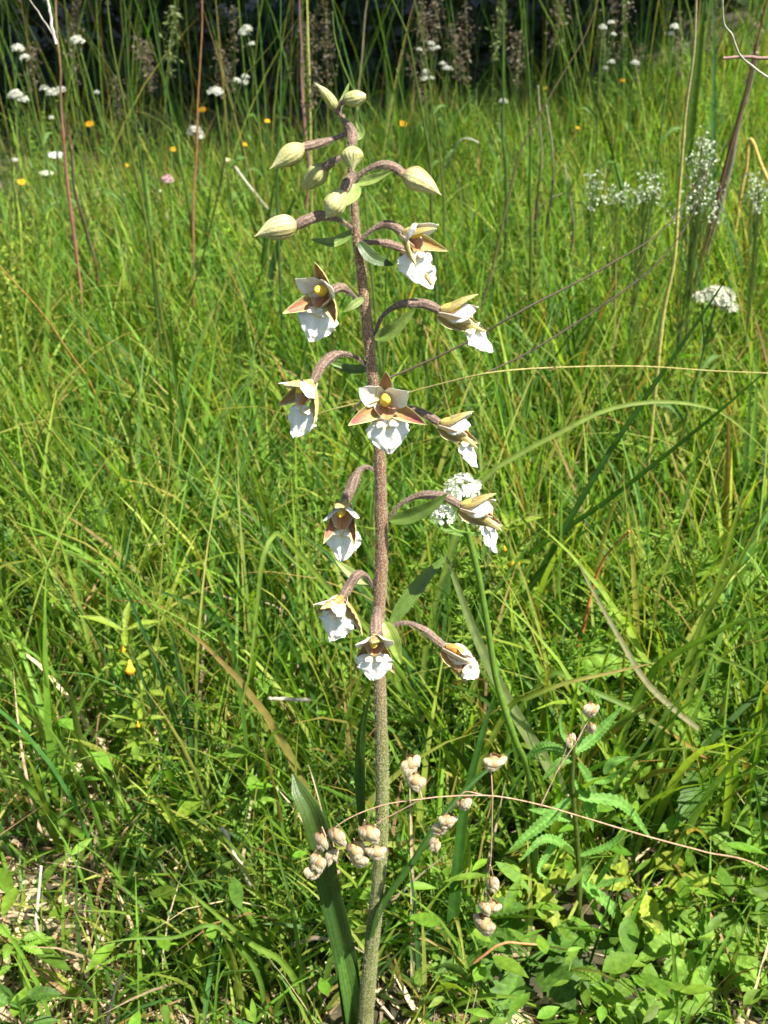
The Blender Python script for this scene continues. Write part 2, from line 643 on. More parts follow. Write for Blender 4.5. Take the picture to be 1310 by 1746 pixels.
def field(name, label, N, y0, y1, Lr, Wr, lean_m, curl_m, nseg, cross=3, fold=.35, pw=1.0, cluster=.6, crad=.02, seed=0, gold=.06, brown=.03,
          bias=None, lean_bias=(0, 0), keep=None, marg=.16, mat='grass_blade', cols=None):
    r = np.random.default_rng(seed)
    xy, az, idx, m = sample_xy(N, y0, y1, r, pw, marg, cluster, crad)
    if keep is not None:
        k = r.random(N) < keep(xy[:, 0], xy[:, 1])
        xy, az = xy[k], az[k]
        N = len(xy)
    L = Lr[0] + (Lr[1] - Lr[0]) * r.beta(2, 2.6, N)
    W = r.uniform(Wr[0], Wr[1], N)
    lean = np.abs(r.normal(lean_m, lean_m * .6 + .05, N))
    curl = np.abs(r.normal(curl_m, curl_m * .6, N))
    dx = np.cos(az) * np.sin(lean) + lean_bias[0]
    dy = np.sin(az) * np.sin(lean) + lean_bias[1]
    az = np.arctan2(dy, dx)
    cb, ct = palette(N, r, gold, brown, bias) if cols is None else cols(N, r)
    V, F, C = blade_field(N, xy, L, W, lean, curl, az, cb, ct, nseg, cross, fold, r=r)
    g = Geo()
    g.add(V, F, C)
    o = build(name, g, mat, origin=(0, 1, 0))
    o['kind'] = 'stuff'
    o['label'] = label
    o['category'] = 'grass' if mat == 'grass_blade' else 'litter'
    return o


# how open the sward is: bare litter shows at the lower left
def near_keep(x, y):
    patch = sstep(np.sin(x * 31 + 1) + np.sin(y * 27 + x * 12), -1.0, .5)
    open_left = sstep(-x, .0, .08) * sstep(.60 - y, 0, .15) * (.45 + .55 * patch)
    return (1 - .6 * open_left) * (1 - .4 * sstep(x, .03, .08) * sstep(.6 - y, 0, .15))


def edge_keep(x, y):
    """the sward thins out where the shade of the wood begins"""
    yb = 2.0 + .75 * np.clip(x, -1.2, 1.6) + .13 * np.sin(x * 6 + 1) + .08 * np.sin(x * 14)
    return 1 - .985 * sstep(y, yb - .15, yb + .3)


field('turf_grass', 'short fine green turf blades covering the near meadow', 12000, .16, 1.0, (.03, .10), (.0012, .0030), .24, .6, 5, pw=.8, seed=21, keep=near_keep, crad=.012)
field('turf_grass', 'stubby crowded green shoots between the longer blades', 15000, .15, .95, (.012, .045), (.0016, .0038), .4, .6, 3, pw=.75, seed=29, crad=.012, cluster=.7, fold=.3, keep=near_keep)
field('meadow_grass', 'bright green meadow grass blades of middle height', 10500, .40, 1.25, (.06, .21), (.0020, .0054), .19, .65, 7, pw=.9, seed=22, crad=.014, keep=lambda x, y: 1 - .8 * sstep(-x, -.05, .1) * sstep(.6 - y, 0, .12), lean_bias=(-.04, -.05))
field('meadow_grass', 'thick sward of green grass in the middle distance', 23000, 1.0, 2.4, (.06, .23), (.0022, .0056), .17, .5, 6, cross=3, pw=.9, seed=23, crad=.03, lean_bias=(-.03, -.03), keep=edge_keep)
field('meadow_grass', 'far green grass in front of the dark wood edge', 20000, 1.8, 3.6, (.07, .20), (.0028, .006), .16, .5, 4, cross=2, fold=0, pw=1., seed=24, crad=.05, keep=edge_keep)


field('turf_grass', 'medium green blades standing round the foot of the orchid', 3600, .335, .55, (.03, .10), (.0016, .0042), .3, .8, 6, pw=1, seed=41, crad=.01, marg=.0, cluster=.6, keep=lambda x, y: (1 - sstep(abs(x), .09, .15)) * near_keep(x, y))


def outer_meadow():
    """the same meadow carried on beyond both sides of the view and behind the camera"""
    r = np.random.default_rng(61)
    N = 42000
    y = r.uniform(-.7, 3.2, N)
    half = .44 * np.maximum(y, 0) + .15
    x = np.sign(r.uniform(-1, 1, N)) * (half + (3.0 - half) * r.random(N) ** 1.6)
    back = (y < .14) & (r.random(N) < .35)
    x = np.where(back, r.uniform(-1, 1, N) * .4, x)
    k = (r.random(N) < edge_keep(x, y)) & ((y > 0) | (np.hypot(x, y) > .22))
    xy = np.stack([x, y], 1)[k]
    N = len(xy)
    cb, ct = palette(N, r)
    V, F, C = blade_field(N, xy, r.uniform(.05, .2, N), r.uniform(.004, .009, N), np.abs(r.normal(.2, .15, N)), np.abs(r.normal(.6, .3, N)), r.uniform(0, 6.28, N), cb, ct, 3, 2, 0, avoid=False, r=r)
    # nothing may stand between the lens and the flower
    bad = np.zeros(N, bool)
    P = V.reshape(N, -1, 3)
    px, py = pix(V)
    px, py = px.reshape(N, -1), py.reshape(N, -1)
    dep = (P - CAMP) @ FW
    bad = ((dep > .02) & (dep < .33) & (px > -250) & (px < 1560) & (py > -100) & (py < 1850)).any(1) | (np.linalg.norm(P - CAMP, axis=2) < .16).any(1)
    V, C = P[~bad].reshape(-1, 3), C.reshape(N, -1, 3)[~bad].reshape(-1, 3)
    n2 = int((~bad).sum())
    g = Geo()
    g.add(V, F[:n2 * 3], C)
    o = build('meadow_grass', g, 'grass_blade', origin=(0, 1, 0))
    o['kind'] = 'stuff'
    o['label'] = 'meadow grass going on beyond the edges of the view'
    o['category'] = 'grass'


outer_meadow()


def tuss_keep(x, y):
    return .35 + .65 * sstep(np.sin(x * 9 + 2) + np.cos(y * 7 + x * 3), -.3, .8)


def sedge_cols(N, r):
    c = np.array([.09, .185, .045]) * r.uniform(.7, 1.5, (N, 1)) * r.normal(1, .06, (N, 3))
    return c, c * np.array([1.2, 1.1, .9])


field('meadow_grass', 'fine pale arching grass stems over the sward', 2600, .45, 2.4, (.12, .30), (.0008, .0018), .25, 1.1, 9, pw=.9, seed=45, crad=.04, cluster=.3, bias=[.1, .3, 0, .3, 0, .3, 0], gold=.35, brown=.15)
field('meadow_grass', 'clumps of broader upright bright green blades', 1500, .6, 2.2, (.10, .24), (.0042, .0078), .14, .35, 8, pw=.9, seed=52, crad=.016, cluster=.85, keep=lambda x, y: .25 + .75 * sstep(abs(x) / y, .08, .25), bias=[.2, .35, .1, .25, .1, .1, 0])
field('sedge', 'long upright blue green sedge blades among the grass', 700, .55, 2.4, (.12, .28), (.0025, .005), .16, .45, 8, pw=.9, seed=25, crad=.012, cluster=.75, cols=sedge_cols, keep=tuss_keep)
field('tall_grass', 'tall thin green grass stems standing against the dark wood', 480, 1.2, 2.6, (.32, .75), (.0012, .0028), .12, .35, 8, cross=3, pw=.8, seed=26, cluster=.5, crad=.06, gold=.12, brown=.10)


def pale(N, r):
    c = np.array([.50, .39, .23]) * r.uniform(.35, 1.25, (N, 1)) * r.normal(1, .05, (N, 3))
    b = r.random(N) < .25
    c[b] *= np.array([.5, .38, .3])
    return c, c * 1.1


field('dry_grass', 'withered straw coloured grass blades lying through the turf', 3000, .16, 2.2, (.04, .15), (.0012, .0032), .9, .9, 5, pw=.8, seed=27, cluster=.2, cols=pale, mat='straw')
field('leaf_litter', 'pale broken straw and dead leaf bits on the soil', 24000, .14, .9, (.005, .020), (.0016, .0045), 1.15, .15, 2, cross=3, fold=.4, pw=.75, seed=28, cluster=.2, cols=pale, mat='straw')


def make_herb_cover():
    """low round leaved herbs nobody could count"""
    r = np.random.default_rng(31)
    g = Geo()
    n = 7500
    y = .2 + 1.9 * r.random(n) ** 1.2
    x = r.uniform(-1, 1, n) * (.44 * y + .12)
    k = r.random(n) < (.30 + .75 * sstep(x / y, .0, .25) * sstep(1.0 - y, 0, .4) + .45 * sstep(-x / y, .1, .3) * sstep(y, .7, .8) * sstep(1.1 - y, 0, .2))
    x, y = x[k], y[k]
    n = len(x)
    L = r.uniform(.007, .022, n) * (1 + .4 * (y > .8))
    z = terrain(x, y) + r.uniform(.004, .07, n)
    az = r.uniform(0, 2 * math.pi, n)
    tilt = r.uniform(-.2, .8, n)
    d = np.stack([np.cos(az) * np.cos(tilt), np.sin(az) * np.cos(tilt), np.sin(tilt) * .6], 1)
    d = nrm(d)
    nor = nrm(np.stack([-np.cos(az) * np.sin(tilt), -np.sin(az) * np.sin(tilt), np.cos(tilt)], 1) + r.normal(0, .3, (n, 3)))
    nor = nrm(nor - (nor * d).sum(1)[:, None] * d)
    sd = np.cross(nor, d)
    s = np.linspace(0, 1, 6)
    wprof = np.sin(np.pi * np.clip(s, 0, 1) ** .8) * .5
    wprof[0] = .02
    wprof[-1] = .01
    ratio = r.uniform(.18, .5, n)
    v = np.array([-1, 0, 1.])
    P0 = np.stack([x, y, z], 1)
    V = P0[:, None, None] + (L[:, None] * s)[:, :, None, None] * d[:, None, None] - (L[:, None] * s ** 2 * .25)[:, :, None, None] * np.array([0, 0, 1.]) \
        + ((L * ratio)[:, None] * wprof)[:, :, None, None] * v[None, None, :, None] * sd[:, None, None] - ((L * ratio)[:, None] * wprof * .3)[:, :, None, None] * (1 - abs(v))[None, None, :, None] * nor[:, None, None]
    px, py = pix(V.reshape(-1, 3))
    col = np.array([.12, .22, .022]) * r.uniform(.6, 1.6, (n, 1)) * r.normal(1, .08, (n, 3))
    C = np.repeat(col[:, None], 18, 1)
    gf = grid_faces(6, 3)
    F = (gf[None] + (np.arange(n) * 18)[:, None, None]).reshape(-1, 4)
    ok = V.reshape(n, -1, 3)[..., 1].min(1) > .16
    g.add(V.reshape(-1, 3), F, C.reshape(-1, 3))
    o = build('herb_cover', g, 'leaf', origin=(0, 1, 0))
    o['kind'] = 'stuff'
    o['label'] = 'low cover of small bright green herb leaves between the grasses'
    o['category'] = 'herbs'


make_herb_cover()


def make_feathery():
    """soft stems set with whorls of tiny leaves, between the grasses"""
    r = np.random.default_rng(33)
    n = 900
    y = .45 + 1.75 * r.random(n)
    x = r.uniform(-1, 1, n) * (.44 * y + .1)
    k = (r.random(n) < .35 + .65 * sstep(np.sin(x * 7 + 1) + np.sin(y * 6 + 2 * x), -.2, .6)) & ((y > .55) | (x > .05))
    x, y = x[k], y[k]
    g = Geo()
    Q, T, S, Cc = [], [], [], []
    for i in range(len(x)):
        h = r.uniform(.05, .15) * (1 + .3 * (y[i] > 1))
        b = np.array([x[i], y[i], float(terrain(x[i], y[i]))])
        tip = b + np.array([r.normal(0, .25) * h, r.normal(0, .25) * h, h])
        nw = int(h / .0085)
        P = spline([b, (b + tip) / 2 + [r.normal(0, .006), 0, 0], tip], nw + 2)
        c = np.array([.15, .25, .03]) * r.uniform(.7, 1.35)
        tube(g, P[::3] if len(P) > 8 else P, .0005, c * .8, 3, cap=False)
        for j in range(2, nw + 2):
            m = 6
            a = r.uniform(0, 6.28) + np.arange(m) * 2 * math.pi / m
            L = r.uniform(.006, .011) * (1.1 - .5 * j / (nw + 2))
            d = np.stack([np.cos(a), np.sin(a), np.full(m, r.uniform(.1, .6))], 1)
            Q.append(np.repeat(P[j][None], m, 0)); T.append(nrm(d) * L); S.append(np.stack([-np.sin(a), np.cos(a), 0 * a], 1) * L * .15); Cc.append(np.repeat((c * r.uniform(.85, 1.2))[None], m, 0))
    Q, T, S, Cc = map(np.vstack, (Q, T, S, Cc))
    V = np.stack([Q, Q + T * .55 + S, Q + T, Q + T * .55 - S], 1).reshape(-1, 3)
    g.add(V, np.arange(len(V)).reshape(-1, 4), np.repeat(Cc, 4, 0))
    o = build('feathery_herbs', g, 'leaf', origin=(0, 1, 0))
    o['kind'] = 'stuff'
    o['label'] = 'soft feathery herb stems with whorls of tiny leaves in the meadow'
    o['category'] = 'herbs'


make_feathery()


# ------------------------------------------------------------------ the orchid
STEM_PTS = np.array([at(a, b, OY) for a, b, c in STEM])
STEM_R = np.array([c * mpp(b, OY) for a, b, c in STEM]) * .86


def stem_point(py):
    i = np.interp(py, [q[1] for q in STEM], np.arange(len(STEM)))
    a = int(min(i, len(STEM) - 2))
    t = i - a
    return STEM_PTS[a] * (1 - t) + STEM_PTS[a + 1] * t


orchid = empty('orchid', np.array([STEM_PTS[-1][0], OY, float(terrain(STEM_PTS[-1][0], OY)) - .003]), None,
               'tall marsh orchid with drooping white and brown flowers, in front of the grass', 'orchid')

PURPLE = np.array([.19, .095, .065])
MAUVE = np.array([.17, .10, .08])
STEMGREEN = np.array([.10, .14, .025])


def hairs(geo, P, rad, n, ln, col, r, upto=None):
    """short stiff hairs standing off a tube"""
    T, N, S = frames(P)
    i = r.uniform(0, len(P) - 1.001, n)
    a = i.astype(int)
    t = (i - a)[:, None]
    c = P[a] * (1 - t) + P[a + 1] * t
    rr = (rad[a] * (1 - t[:, 0]) + rad[a + 1] * t[:, 0])[:, None]
    ph = r.uniform(0, 2 * math.pi, n)[:, None]
    d = np.cos(ph) * N[a] + np.sin(ph) * S[a]
    tg = np.cross(d, T[a])
    l = r.uniform(.5, 1.2, (n, 1)) * ln
    w = ln * .09
    b = c + d * rr * .98
    tip = b + d * l + T[a] * r.normal(0, .25, (n, 1)) * l + tg * r.normal(0, .25, (n, 1)) * l
    V = np.stack([b - tg * w, b + tg * w, tip, b - T[a] * w, b + T[a] * w, tip], 1).reshape(-1, 3)
    F = np.arange(n * 6).reshape(-1, 3)
    geo.add(V, F, np.asarray(col))


def make_stem():
    n = 150
    d = np.hstack([STEM_PTS, STEM_R[:, None]])
    d = spline(d, n)
    P, rad = d[:, :3], d[:, 3]
    t = np.linspace(0, 1, n)
    z = P[:, 2]
    k = sstep(z, .165, .235)[:, None]
    col = STEMGREEN * (1 - k) + PURPLE * k
    col = col * (1 + .16 * np.sin(z * 95)[:, None] * np.sin(z * 41 + 1)[:, None])
    rad = rad * (1 + sum(.10 * np.exp(-((z - stem_point(q)[2]) / .0022) ** 2) for q in (414, 515, 572, 628, 803, 886, 1002, 1064)))
    r = np.random.default_rng(3)
    g = Geo()
    # irregular thickness at the nodes
    rad = rad * (1 + .03 * np.sin(t * 60) + .02 * np.sin(t * 131))
    tube(g, P, rad, col, 28, rib=9, ribamp=.025, ribcol=None)
    # pale granular flecks of the skin
    s = build('stem', g, 'orchid_stem', orchid, P[-1])
    h = Geo()
    kk = z > -1
    hairs(h, P, rad, 17000, .0006, (.62, .56, .42), r)
    build('stem_hair', h, 'hair', s, P[-1], kind='stuff')


make_stem()


def pedicel(path, r0, r1, parent, seed=0, col0=MAUVE * .75, col1=MAUVE * 1.2, name='ovary', swell=.65, green=0.0):
    """flower stalk thickening into the ribbed, twisted ovary; path = 3D points"""
    n = 26
    P = spline(path, n)
    t = np.linspace(0, 1, n)
    f = sstep(t, .25, swell)
    rad = r0 + (r1 - r0) * f
    rad = rad * (1 - .18 * sstep(t, .85, 1.0))
    c1 = np.asarray(col1) * (1 - green) + np.array([.30, .30, .12]) * green
    col = np.asarray(col0)[None] * (1 - f[:, None]) + c1[None] * f[:, None]
    g = Geo()
    rad = rad * .9
    tube(g, P, rad, col, 24, rib=6, ribamp=.10, ribtwist=1.2, ribcol=c1 * .55)
    o = build(name, g, 'ovary', parent, P[0])
    h = Geo()
    hairs(h, P, rad, int(1100 * (np.linalg.norm(np.diff(P, axis=0), axis=1).sum() / .02)), .00040, (.55, .47, .40), np.random.default_rng(seed + 50))
    build('ovary_hair', h, 'hair', parent, P[0], kind='stuff')
    return P


MM = .001


def tissue(geo, o, d, nrm_in, L, W, prof, col_in, col_out, cup=.2, bend=0.0, twist=0.0, nu=20, nv=21, thick=.28, ruffle=0.0, rk=6, rseed=0,
           tip=None, edge_noise=0.0, frill=0.0):
    """thin curved sepal / petal / lip plate with an inner and an outer skin.
    o origin, d length direction, nrm_in direction of its inner face, L W in mm; prof(u)->0..1 half width; cup>0 edges rise to the inner side;
    bend>0 tip curves to the inner side; col_in / col_out(u, v)->(...,3)"""
    r = np.random.default_rng(rseed)
    d = nrm(d)
    nn = np.asarray(nrm_in, float)
    nn = nrm(nn - nn @ d * d)
    s = np.cross(nn, d)
    u = np.linspace(0, 1, nu)
    ang = np.cumsum(np.full(nu, bend / nu) * (0.4 + 1.2 * u))
    ang -= ang[0]
    st = L * MM / (nu - 1)
    cx = np.concatenate([[0], np.cumsum(np.cos(ang[:-1]) * st)])
    cz = np.concatenate([[0], np.cumsum(np.sin(ang[:-1]) * st)])
    ln = np.cos(ang)[:, None] * d + np.sin(ang)[:, None] * nn       # local tangent
    nm = -np.sin(ang)[:, None] * d + np.cos(ang)[:, None] * nn      # local inner normal
    ctr = np.asarray(o) + cx[:, None] * d + cz[:, None] * nn
    v = np.linspace(-1, 1, nv)
    w = prof(u) * W * MM * .5
    tw = twist * u
    U, Vv = np.meshgrid(u, v, indexing='ij')
    wn = w[:, None] * np.ones(nv)
    if edge_noise:
        e1 = np.convolve(r.normal(0, 1, nu + 2), [.5, 1, .5], 'valid')
        e2 = np.convolve(r.normal(0, 1, nu + 2), [.5, 1, .5], 'valid')
        wn = wn * (1 + edge_noise * np.where(v[None] < 0, e1[:, None], e2[:, None]) * np.abs(v)[None] ** 3)
    if frill:
        ph1, ph2 = r.uniform(0, 6, 2)
        ed = np.abs(Vv) ** 4
        wn = wn * (1 + frill * ed * (np.sin(U * 31 + ph1 + Vv) + .6 * np.sin(U * 53 + ph2)))
    # arc cross section
    ca = cup * 1.6
    yy = wn * (np.sin(ca * Vv) / ca if abs(ca) > 1e-3 else Vv)
    zz = wn * ((1 - np.cos(ca * Vv)) / ca if abs(ca) > 1e-3 else 0 * Vv)
    if ruffle:
        ph = r.uniform(0, 6)
        zz = zz + ruffle * W * MM * (np.abs(Vv) ** 2.5 * np.sin(rk * U * 2 * math.pi + ph + (Vv > 0) * 1.7) * (U > .1)) + ruffle * .7 * W * MM * U ** 4 * np.sin(Vv * rk * 1.6 + ph)
    if frill:
        fd = np.maximum(np.abs(Vv) ** 3, U ** 5) * W * MM
        zz = zz + .024 * fd * (1 + 20 * frill) * (np.sin(U * 19 + ph2) + np.sin(Vv * 11 + ph1) * U)
        # lobed, shallowly dished plate
        zz = zz - .10 * W * MM * np.exp(-(Vv / .16) ** 2) * (U < .8) * np.sin(np.pi * U)
    s_t = np.cos(tw)[:, None] * s + np.sin(tw)[:, None] * nm
    n_t = -np.sin(tw)[:, None] * s + np.cos(tw)[:, None] * nm
    Pm = ctr[:, None] + yy[..., None] * s_t[:, None] + zz[..., None] * n_t[:, None]
    # outward offset for the second skin, thinning to the rim
    th = thick * MM * (1 - .75 * np.abs(Vv) ** 3) * (1 - .6 * U ** 4)
    cu = np.cos(ca * Vv)[..., None] * n_t[:, None] - np.sin(ca * Vv)[..., None] * s_t[:, None]
    Vin = Pm + cu * th[..., None] * .5
    Vout = Pm - cu * th[..., None] * .5
    F = grid_faces(nu, nv)
    Ci = col_in(U, Vv)
    Co = col_out(U, Vv)
    n = nu * nv
    VV = np.vstack([Vin.reshape(-1, 3), Vout.reshape(-1, 3)])
    CC = np.vstack([np.broadcast_to(Ci, (nu, nv, 3)).reshape(-1, 3), np.broadcast_to(Co, (nu, nv, 3)).reshape(-1, 3)])
    FF = [F, F[:, ::-1] + n]
    i = np.arange(nu - 1)
    FF.append(np.stack([i * nv, (i + 1) * nv, (i + 1) * nv + n, i * nv + n], 1))
    FF.append(np.stack([(i + 1) * nv + nv - 1, i * nv + nv - 1, i * nv + nv - 1 + n, (i + 1) * nv + nv - 1 + n], 1))
    j = np.arange(nv - 1)
    b = (nu - 1) * nv
    FF.append(np.stack([b + j, b + j + 1, b + j + 1 + n, b + j + n], 1))
    geo.add(VV, np.vstack(FF), CC)
    return Pm


def mixc(a, b, t):
    t = np.clip(t, 0, 1)[..., None]
    return np.asarray(a) * (1 - t) + np.asarray(b) * t


def ovate(p=1.0, q=.75, base=.25):
    """broadest near q*, pointed tip"""
    def f(u):
        w = np.sin(np.pi * np.clip(u, 0, 1) ** q) ** p
        return np.clip(np.maximum(w, base * (1 - u) ** 2), .02, 1)
    return f


def sepal_cols(age, purple, seed):
    r = np.random.default_rng(seed)
    ph = r.uniform(0, 6)
    olive = mixc([.44, .38, .13], [.46, .27, .11], np.array(age))
    rib = mixc([.27, .19, .07], [.25, .11, .04], np.array(age))
    cream = mixc([.60, .58, .26], [.58, .42, .22], np.array(age))

    def out(U, V):
        st = .5 + .5 * np.cos(V * 13 + ph * .3)
        c = mixc(olive, rib, st ** 2 * (1 - .5 * U))
        return mixc(c, cream, sstep(U, .55, 1) * .6 + sstep(abs(V), .8, 1) * .5)

    def inn(U, V):
        base = mixc([.46, .34, .10], [.36, .07, .10], sstep(U, .25, .85) * purple * .95)
        base = mixc(base, [.20, .06, .05], .38 * (.5 + .5 * np.cos(V * 24 + U * 3)) ** 2 * sstep(U, .05, .3))
        base = mixc(base, [.48, .30, .10], np.full(U.shape, (1 - purple) * .5))
        base = mixc(base, [.26, .05, .07], purple * .45 * (.5 + .5 * np.cos(V * 11 + ph)) * sstep(U, .2, .5))
        return mixc(base, cream, np.maximum(sstep(abs(V), .5, .85), sstep(U, .82, 1)))
    return inn, out


def petal_cols(age, seed):
    white = mixc([.86, .85, .79], [.78, .66, .50], np.array(age * .8))

    def inn(U, V):
        c = mixc([.62, .50, .22], white, sstep(U, .1, .5))
        pink = np.exp(-((U - .55) / .2) ** 2) * np.exp(-((V - .2) / .5) ** 2)
        c = mixc(c, [.70, .60, .52], .30 * (.5 + .5 * np.cos(V * 26 + U * 2)) * (1 - .6 * U))
        return mixc(c, [.74, .46, .50], pink * .4)

    def out(U, V):
        c = mixc([.55, .45, .2], white, sstep(U, .05, .45))
        return mixc(c, [.6, .5, .3], .35 * (.5 + .5 * np.cos(V * 9)) * (1 - U))
    return inn, out


def make_flower(joint, Fv, Uv, size=1.0, opn=.7, age=0.0, purple=.8, seed=0, lipdir=None, path=None, r0=.7, r1=1.5, label=None, lip_w=11.0, lip_l=9.5,
                dorsal=None, lat=None, pet=None, green=.1, lip_bend=.35, pal_scale=(1, 1), lat_down=30., pmul=1.0, hyl=6.2, side=False):
    """one flower of the orchid: joint = 3D point where ovary meets perianth; Fv faces out of the flower; Uv up"""
    r = np.random.default_rng(seed)
    F = nrm(Fv)
    U = np.asarray(Uv, float)
    U = nrm(U - U @ F * F)
    S = np.cross(F, U)                        # to the flower's side
    fl = empty('flower', joint, orchid)
    if label:
        fl['label'] = label
    if path is not None:
        pedicel(list(path) + [joint + F * .0006], r0 * MM, r1 * MM * size, fl, seed, green=green)
    k = size * 1.2
    size = size * 1.08

    def dirn(rad, phi):
        rad = nrm(rad)
        return F * math.cos(phi) + rad * math.sin(phi), F * math.sin(phi) - rad * math.cos(phi)
    j = lambda a: R(r.normal(0, a))
    # sepals
    phiD = R(18 + 50 * opn if dorsal is None else dorsal) + j(4)
    d, n = dirn(U, phiD)
    inn, out = sepal_cols(age, purple * .9, seed)
    g = Geo()
    tissue(g, joint, d, n, 11.0 * k, 5.4 * k, ovate(.9, .72, .4), inn, out, cup=.75, bend=.55, rseed=seed, ruffle=.01 + .03 * age)
    build('sepal', g, 'sepal', fl, joint)
    phiL = R(25 + 52 * opn if lat is None else lat)
    for sg in (-1, 1):
        rad = S * sg * math.cos(R(lat_down)) - U * math.sin(R(lat_down))
        d, n = dirn(rad, phiL + j(5))
        if side:
            d, n = F * .86 - U * (.40 + j(4)) + S * sg * .24, -S * sg * .9 + U * .38
        inn, out = sepal_cols(age, purple, seed + 3 + sg)
        g = Geo()
        tissue(g, joint - U * .0008 * k, d, n, 13.0 * k, (7.4 if side else 5.8) * k, ovate(.85, .55 if side else .62, .5), inn, out, cup=.85, bend=.55 + j(9), twist=.2 * sg, rseed=seed + sg, ruffle=.01 + .04 * age)
        build('sepal', g, 'sepal', fl, joint)
    phiP = R(20 + 45 * opn if pet is None else pet)
    for sg in (-1, 1):
        rad = S * sg * math.cos(R(32)) + U * math.sin(R(32))
        d, n = dirn(rad, phiP + j(5))
        inn, out = petal_cols(age, seed + sg)
        g = Geo()
        tissue(g, joint + F * .0007 * k, d, n, 9.2 * k * pmul, 6.2 * k, ovate(.8, .9, .3), inn, out, cup=.3, bend=.25, twist=-.25 * sg, rseed=seed + 9 + sg, ruffle=.03 + .05 * age, rk=2,
               edge_noise=.03)
        build('petal', g, 'lip_white', fl, joint)
    # column with its yellow anther cap
    g = Geo()
    a0 = joint + F * .0008 * k + U * .0004 * k
    a1 = joint + F * .0048 * k + U * .0002 * k
    ctr = spline([a0, (a0 + a1) / 2 + U * .0006 * k, a1], 10)
    rr = np.array([1.0, 1.15, 1.3, 1.4, 1.5, 1.7, 1.75, 1.55, 1.1, .3]) * MM * k * .9
    cc = mixc([.62, .55, .18], [.75, .52, .04], np.linspace(0, 1, 10))
    if age > .5:
        cc = cc * np.array([.75, .5, .45])
    tube(g, ctr, rr, cc, 14, rib=2, ribamp=.12)
    c2 = joint + F * .0048 * k + U * .0011 * k
    tube(g, spline([c2 - F * .001 * k, c2 + F * .0008 * k, c2 + F * .0016 * k], 8), np.array([.3, .9, 1.15, 1.2, 1.1, .9, .6, .1]) * MM * k, (.80, .60, .07), 12)
    build('column', g, 'sepal', fl, joint)
    # lip: cupped basal bowl and a broad frilled white plate hinged to it
    hd = nrm(F * .80 - U * .60) if lipdir is None else nrm(np.asarray(lipdir[0]))
    ed = nrm(F * .22 - U * .97) if lipdir is None else nrm(np.asarray(lipdir[1]))
    nin = nrm(F * .5 + U * .8)

    def hy_in(Uu, Vv):
        st = (.5 + .5 * np.cos(Vv * 16)) ** 2
        c = mixc([.66, .50, .34], [.62, .22, .03], np.exp(-(Vv / .45) ** 2) * .85)
        c = mixc(c, [.35, .08, .04], st * .35 * sstep(1 - abs(Vv), .05, .5))
        return mixc(c, [.75, .68, .58], sstep(abs(Vv), .8, 1) * .7) * (1 - .25 * age)

    def hy_out(Uu, Vv):
        return mixc([.62, .50, .36], [.72, .66, .55], .5 + .5 * np.cos(Vv * 12))
    g = Geo()
    tissue(g, joint - U * .001 * k, hd, nin, hyl * k, 8.2 * k, lambda u: .45 + .55 * np.sin(np.pi * np.clip(u * .85 + .08, 0, 1)), hy_in, hy_out, cup=.85, bend=.35, rseed=seed, thick=.3)
    lip = build('lip', g, 'sepal', fl, joint)
    hinge = joint - U * .001 * k + hd * (hyl - .6) * .001 * k
    want = F + U * .3 if lipdir is None else np.asarray(lipdir[2], float)
    nE = nrm(want - want @ ed * ed)

    def ep_prof(u):
        w = np.interp(u, [0, .07, .18, .32, .5, .68, .84, .94, 1], [.30, .62, .93, 1.0, .93, .74, .46, .25, .06])
        return w

    def ep_in(Uu, Vv):
        ridge = np.exp(-((Uu - .16 - .10 * (1 - abs(Vv) * 2.2)) / .045) ** 2) * (abs(Vv) < .42)
        c = mixc([.86, .84, .78], [.80, .58, .14], ridge * .75)
        c = mixc(c, [.72, .50, .22], np.full(Uu.shape, age * .12))
        return c
    g = Geo()
    tissue(g, hinge, ed, nE, lip_l * k * .96, lip_w * k * .97, ep_prof, ep_in, lambda a, b: np.array([.82, .82, .79]) + 0 * a[..., None], cup=-.35, bend=-lip_bend, nu=56, nv=41, rseed=seed + 20,
           ruffle=.020 + .02 * age, rk=2, edge_noise=.0, frill=.03 + .05 * age, thick=.3)
    build('lip_plate', g, 'lip_white', lip if False else fl, hinge)
    # the two crests where plate meets bowl
    g = Geo()
    for sg in (-1, 1):
        sS = np.cross(nE, ed)
        c = hinge + sS * sg * .0016 * k + nE * .0002 * k + ed * .0003 * k
        tissue(g, c, nrm(ed + nE * .9), nrm(nE - ed), 1.9 * k, 2.6 * k, lambda u: .6 + .4 * np.sin(np.pi * u * .9), lambda a, b: mixc([.84, .82, .78], [.80, .62, .2], sstep(a, .7, 1) * .0 + (1 - a) * .9), lambda a, b: np.array([.84, .78, .66]) + 0 * a[..., None],
               cup=-.4, nu=8, nv=9, ruffle=.08, rk=2, rseed=seed + 31 + sg)
    build('lip_crest', g, 'lip_white', fl, hinge)
    return fl


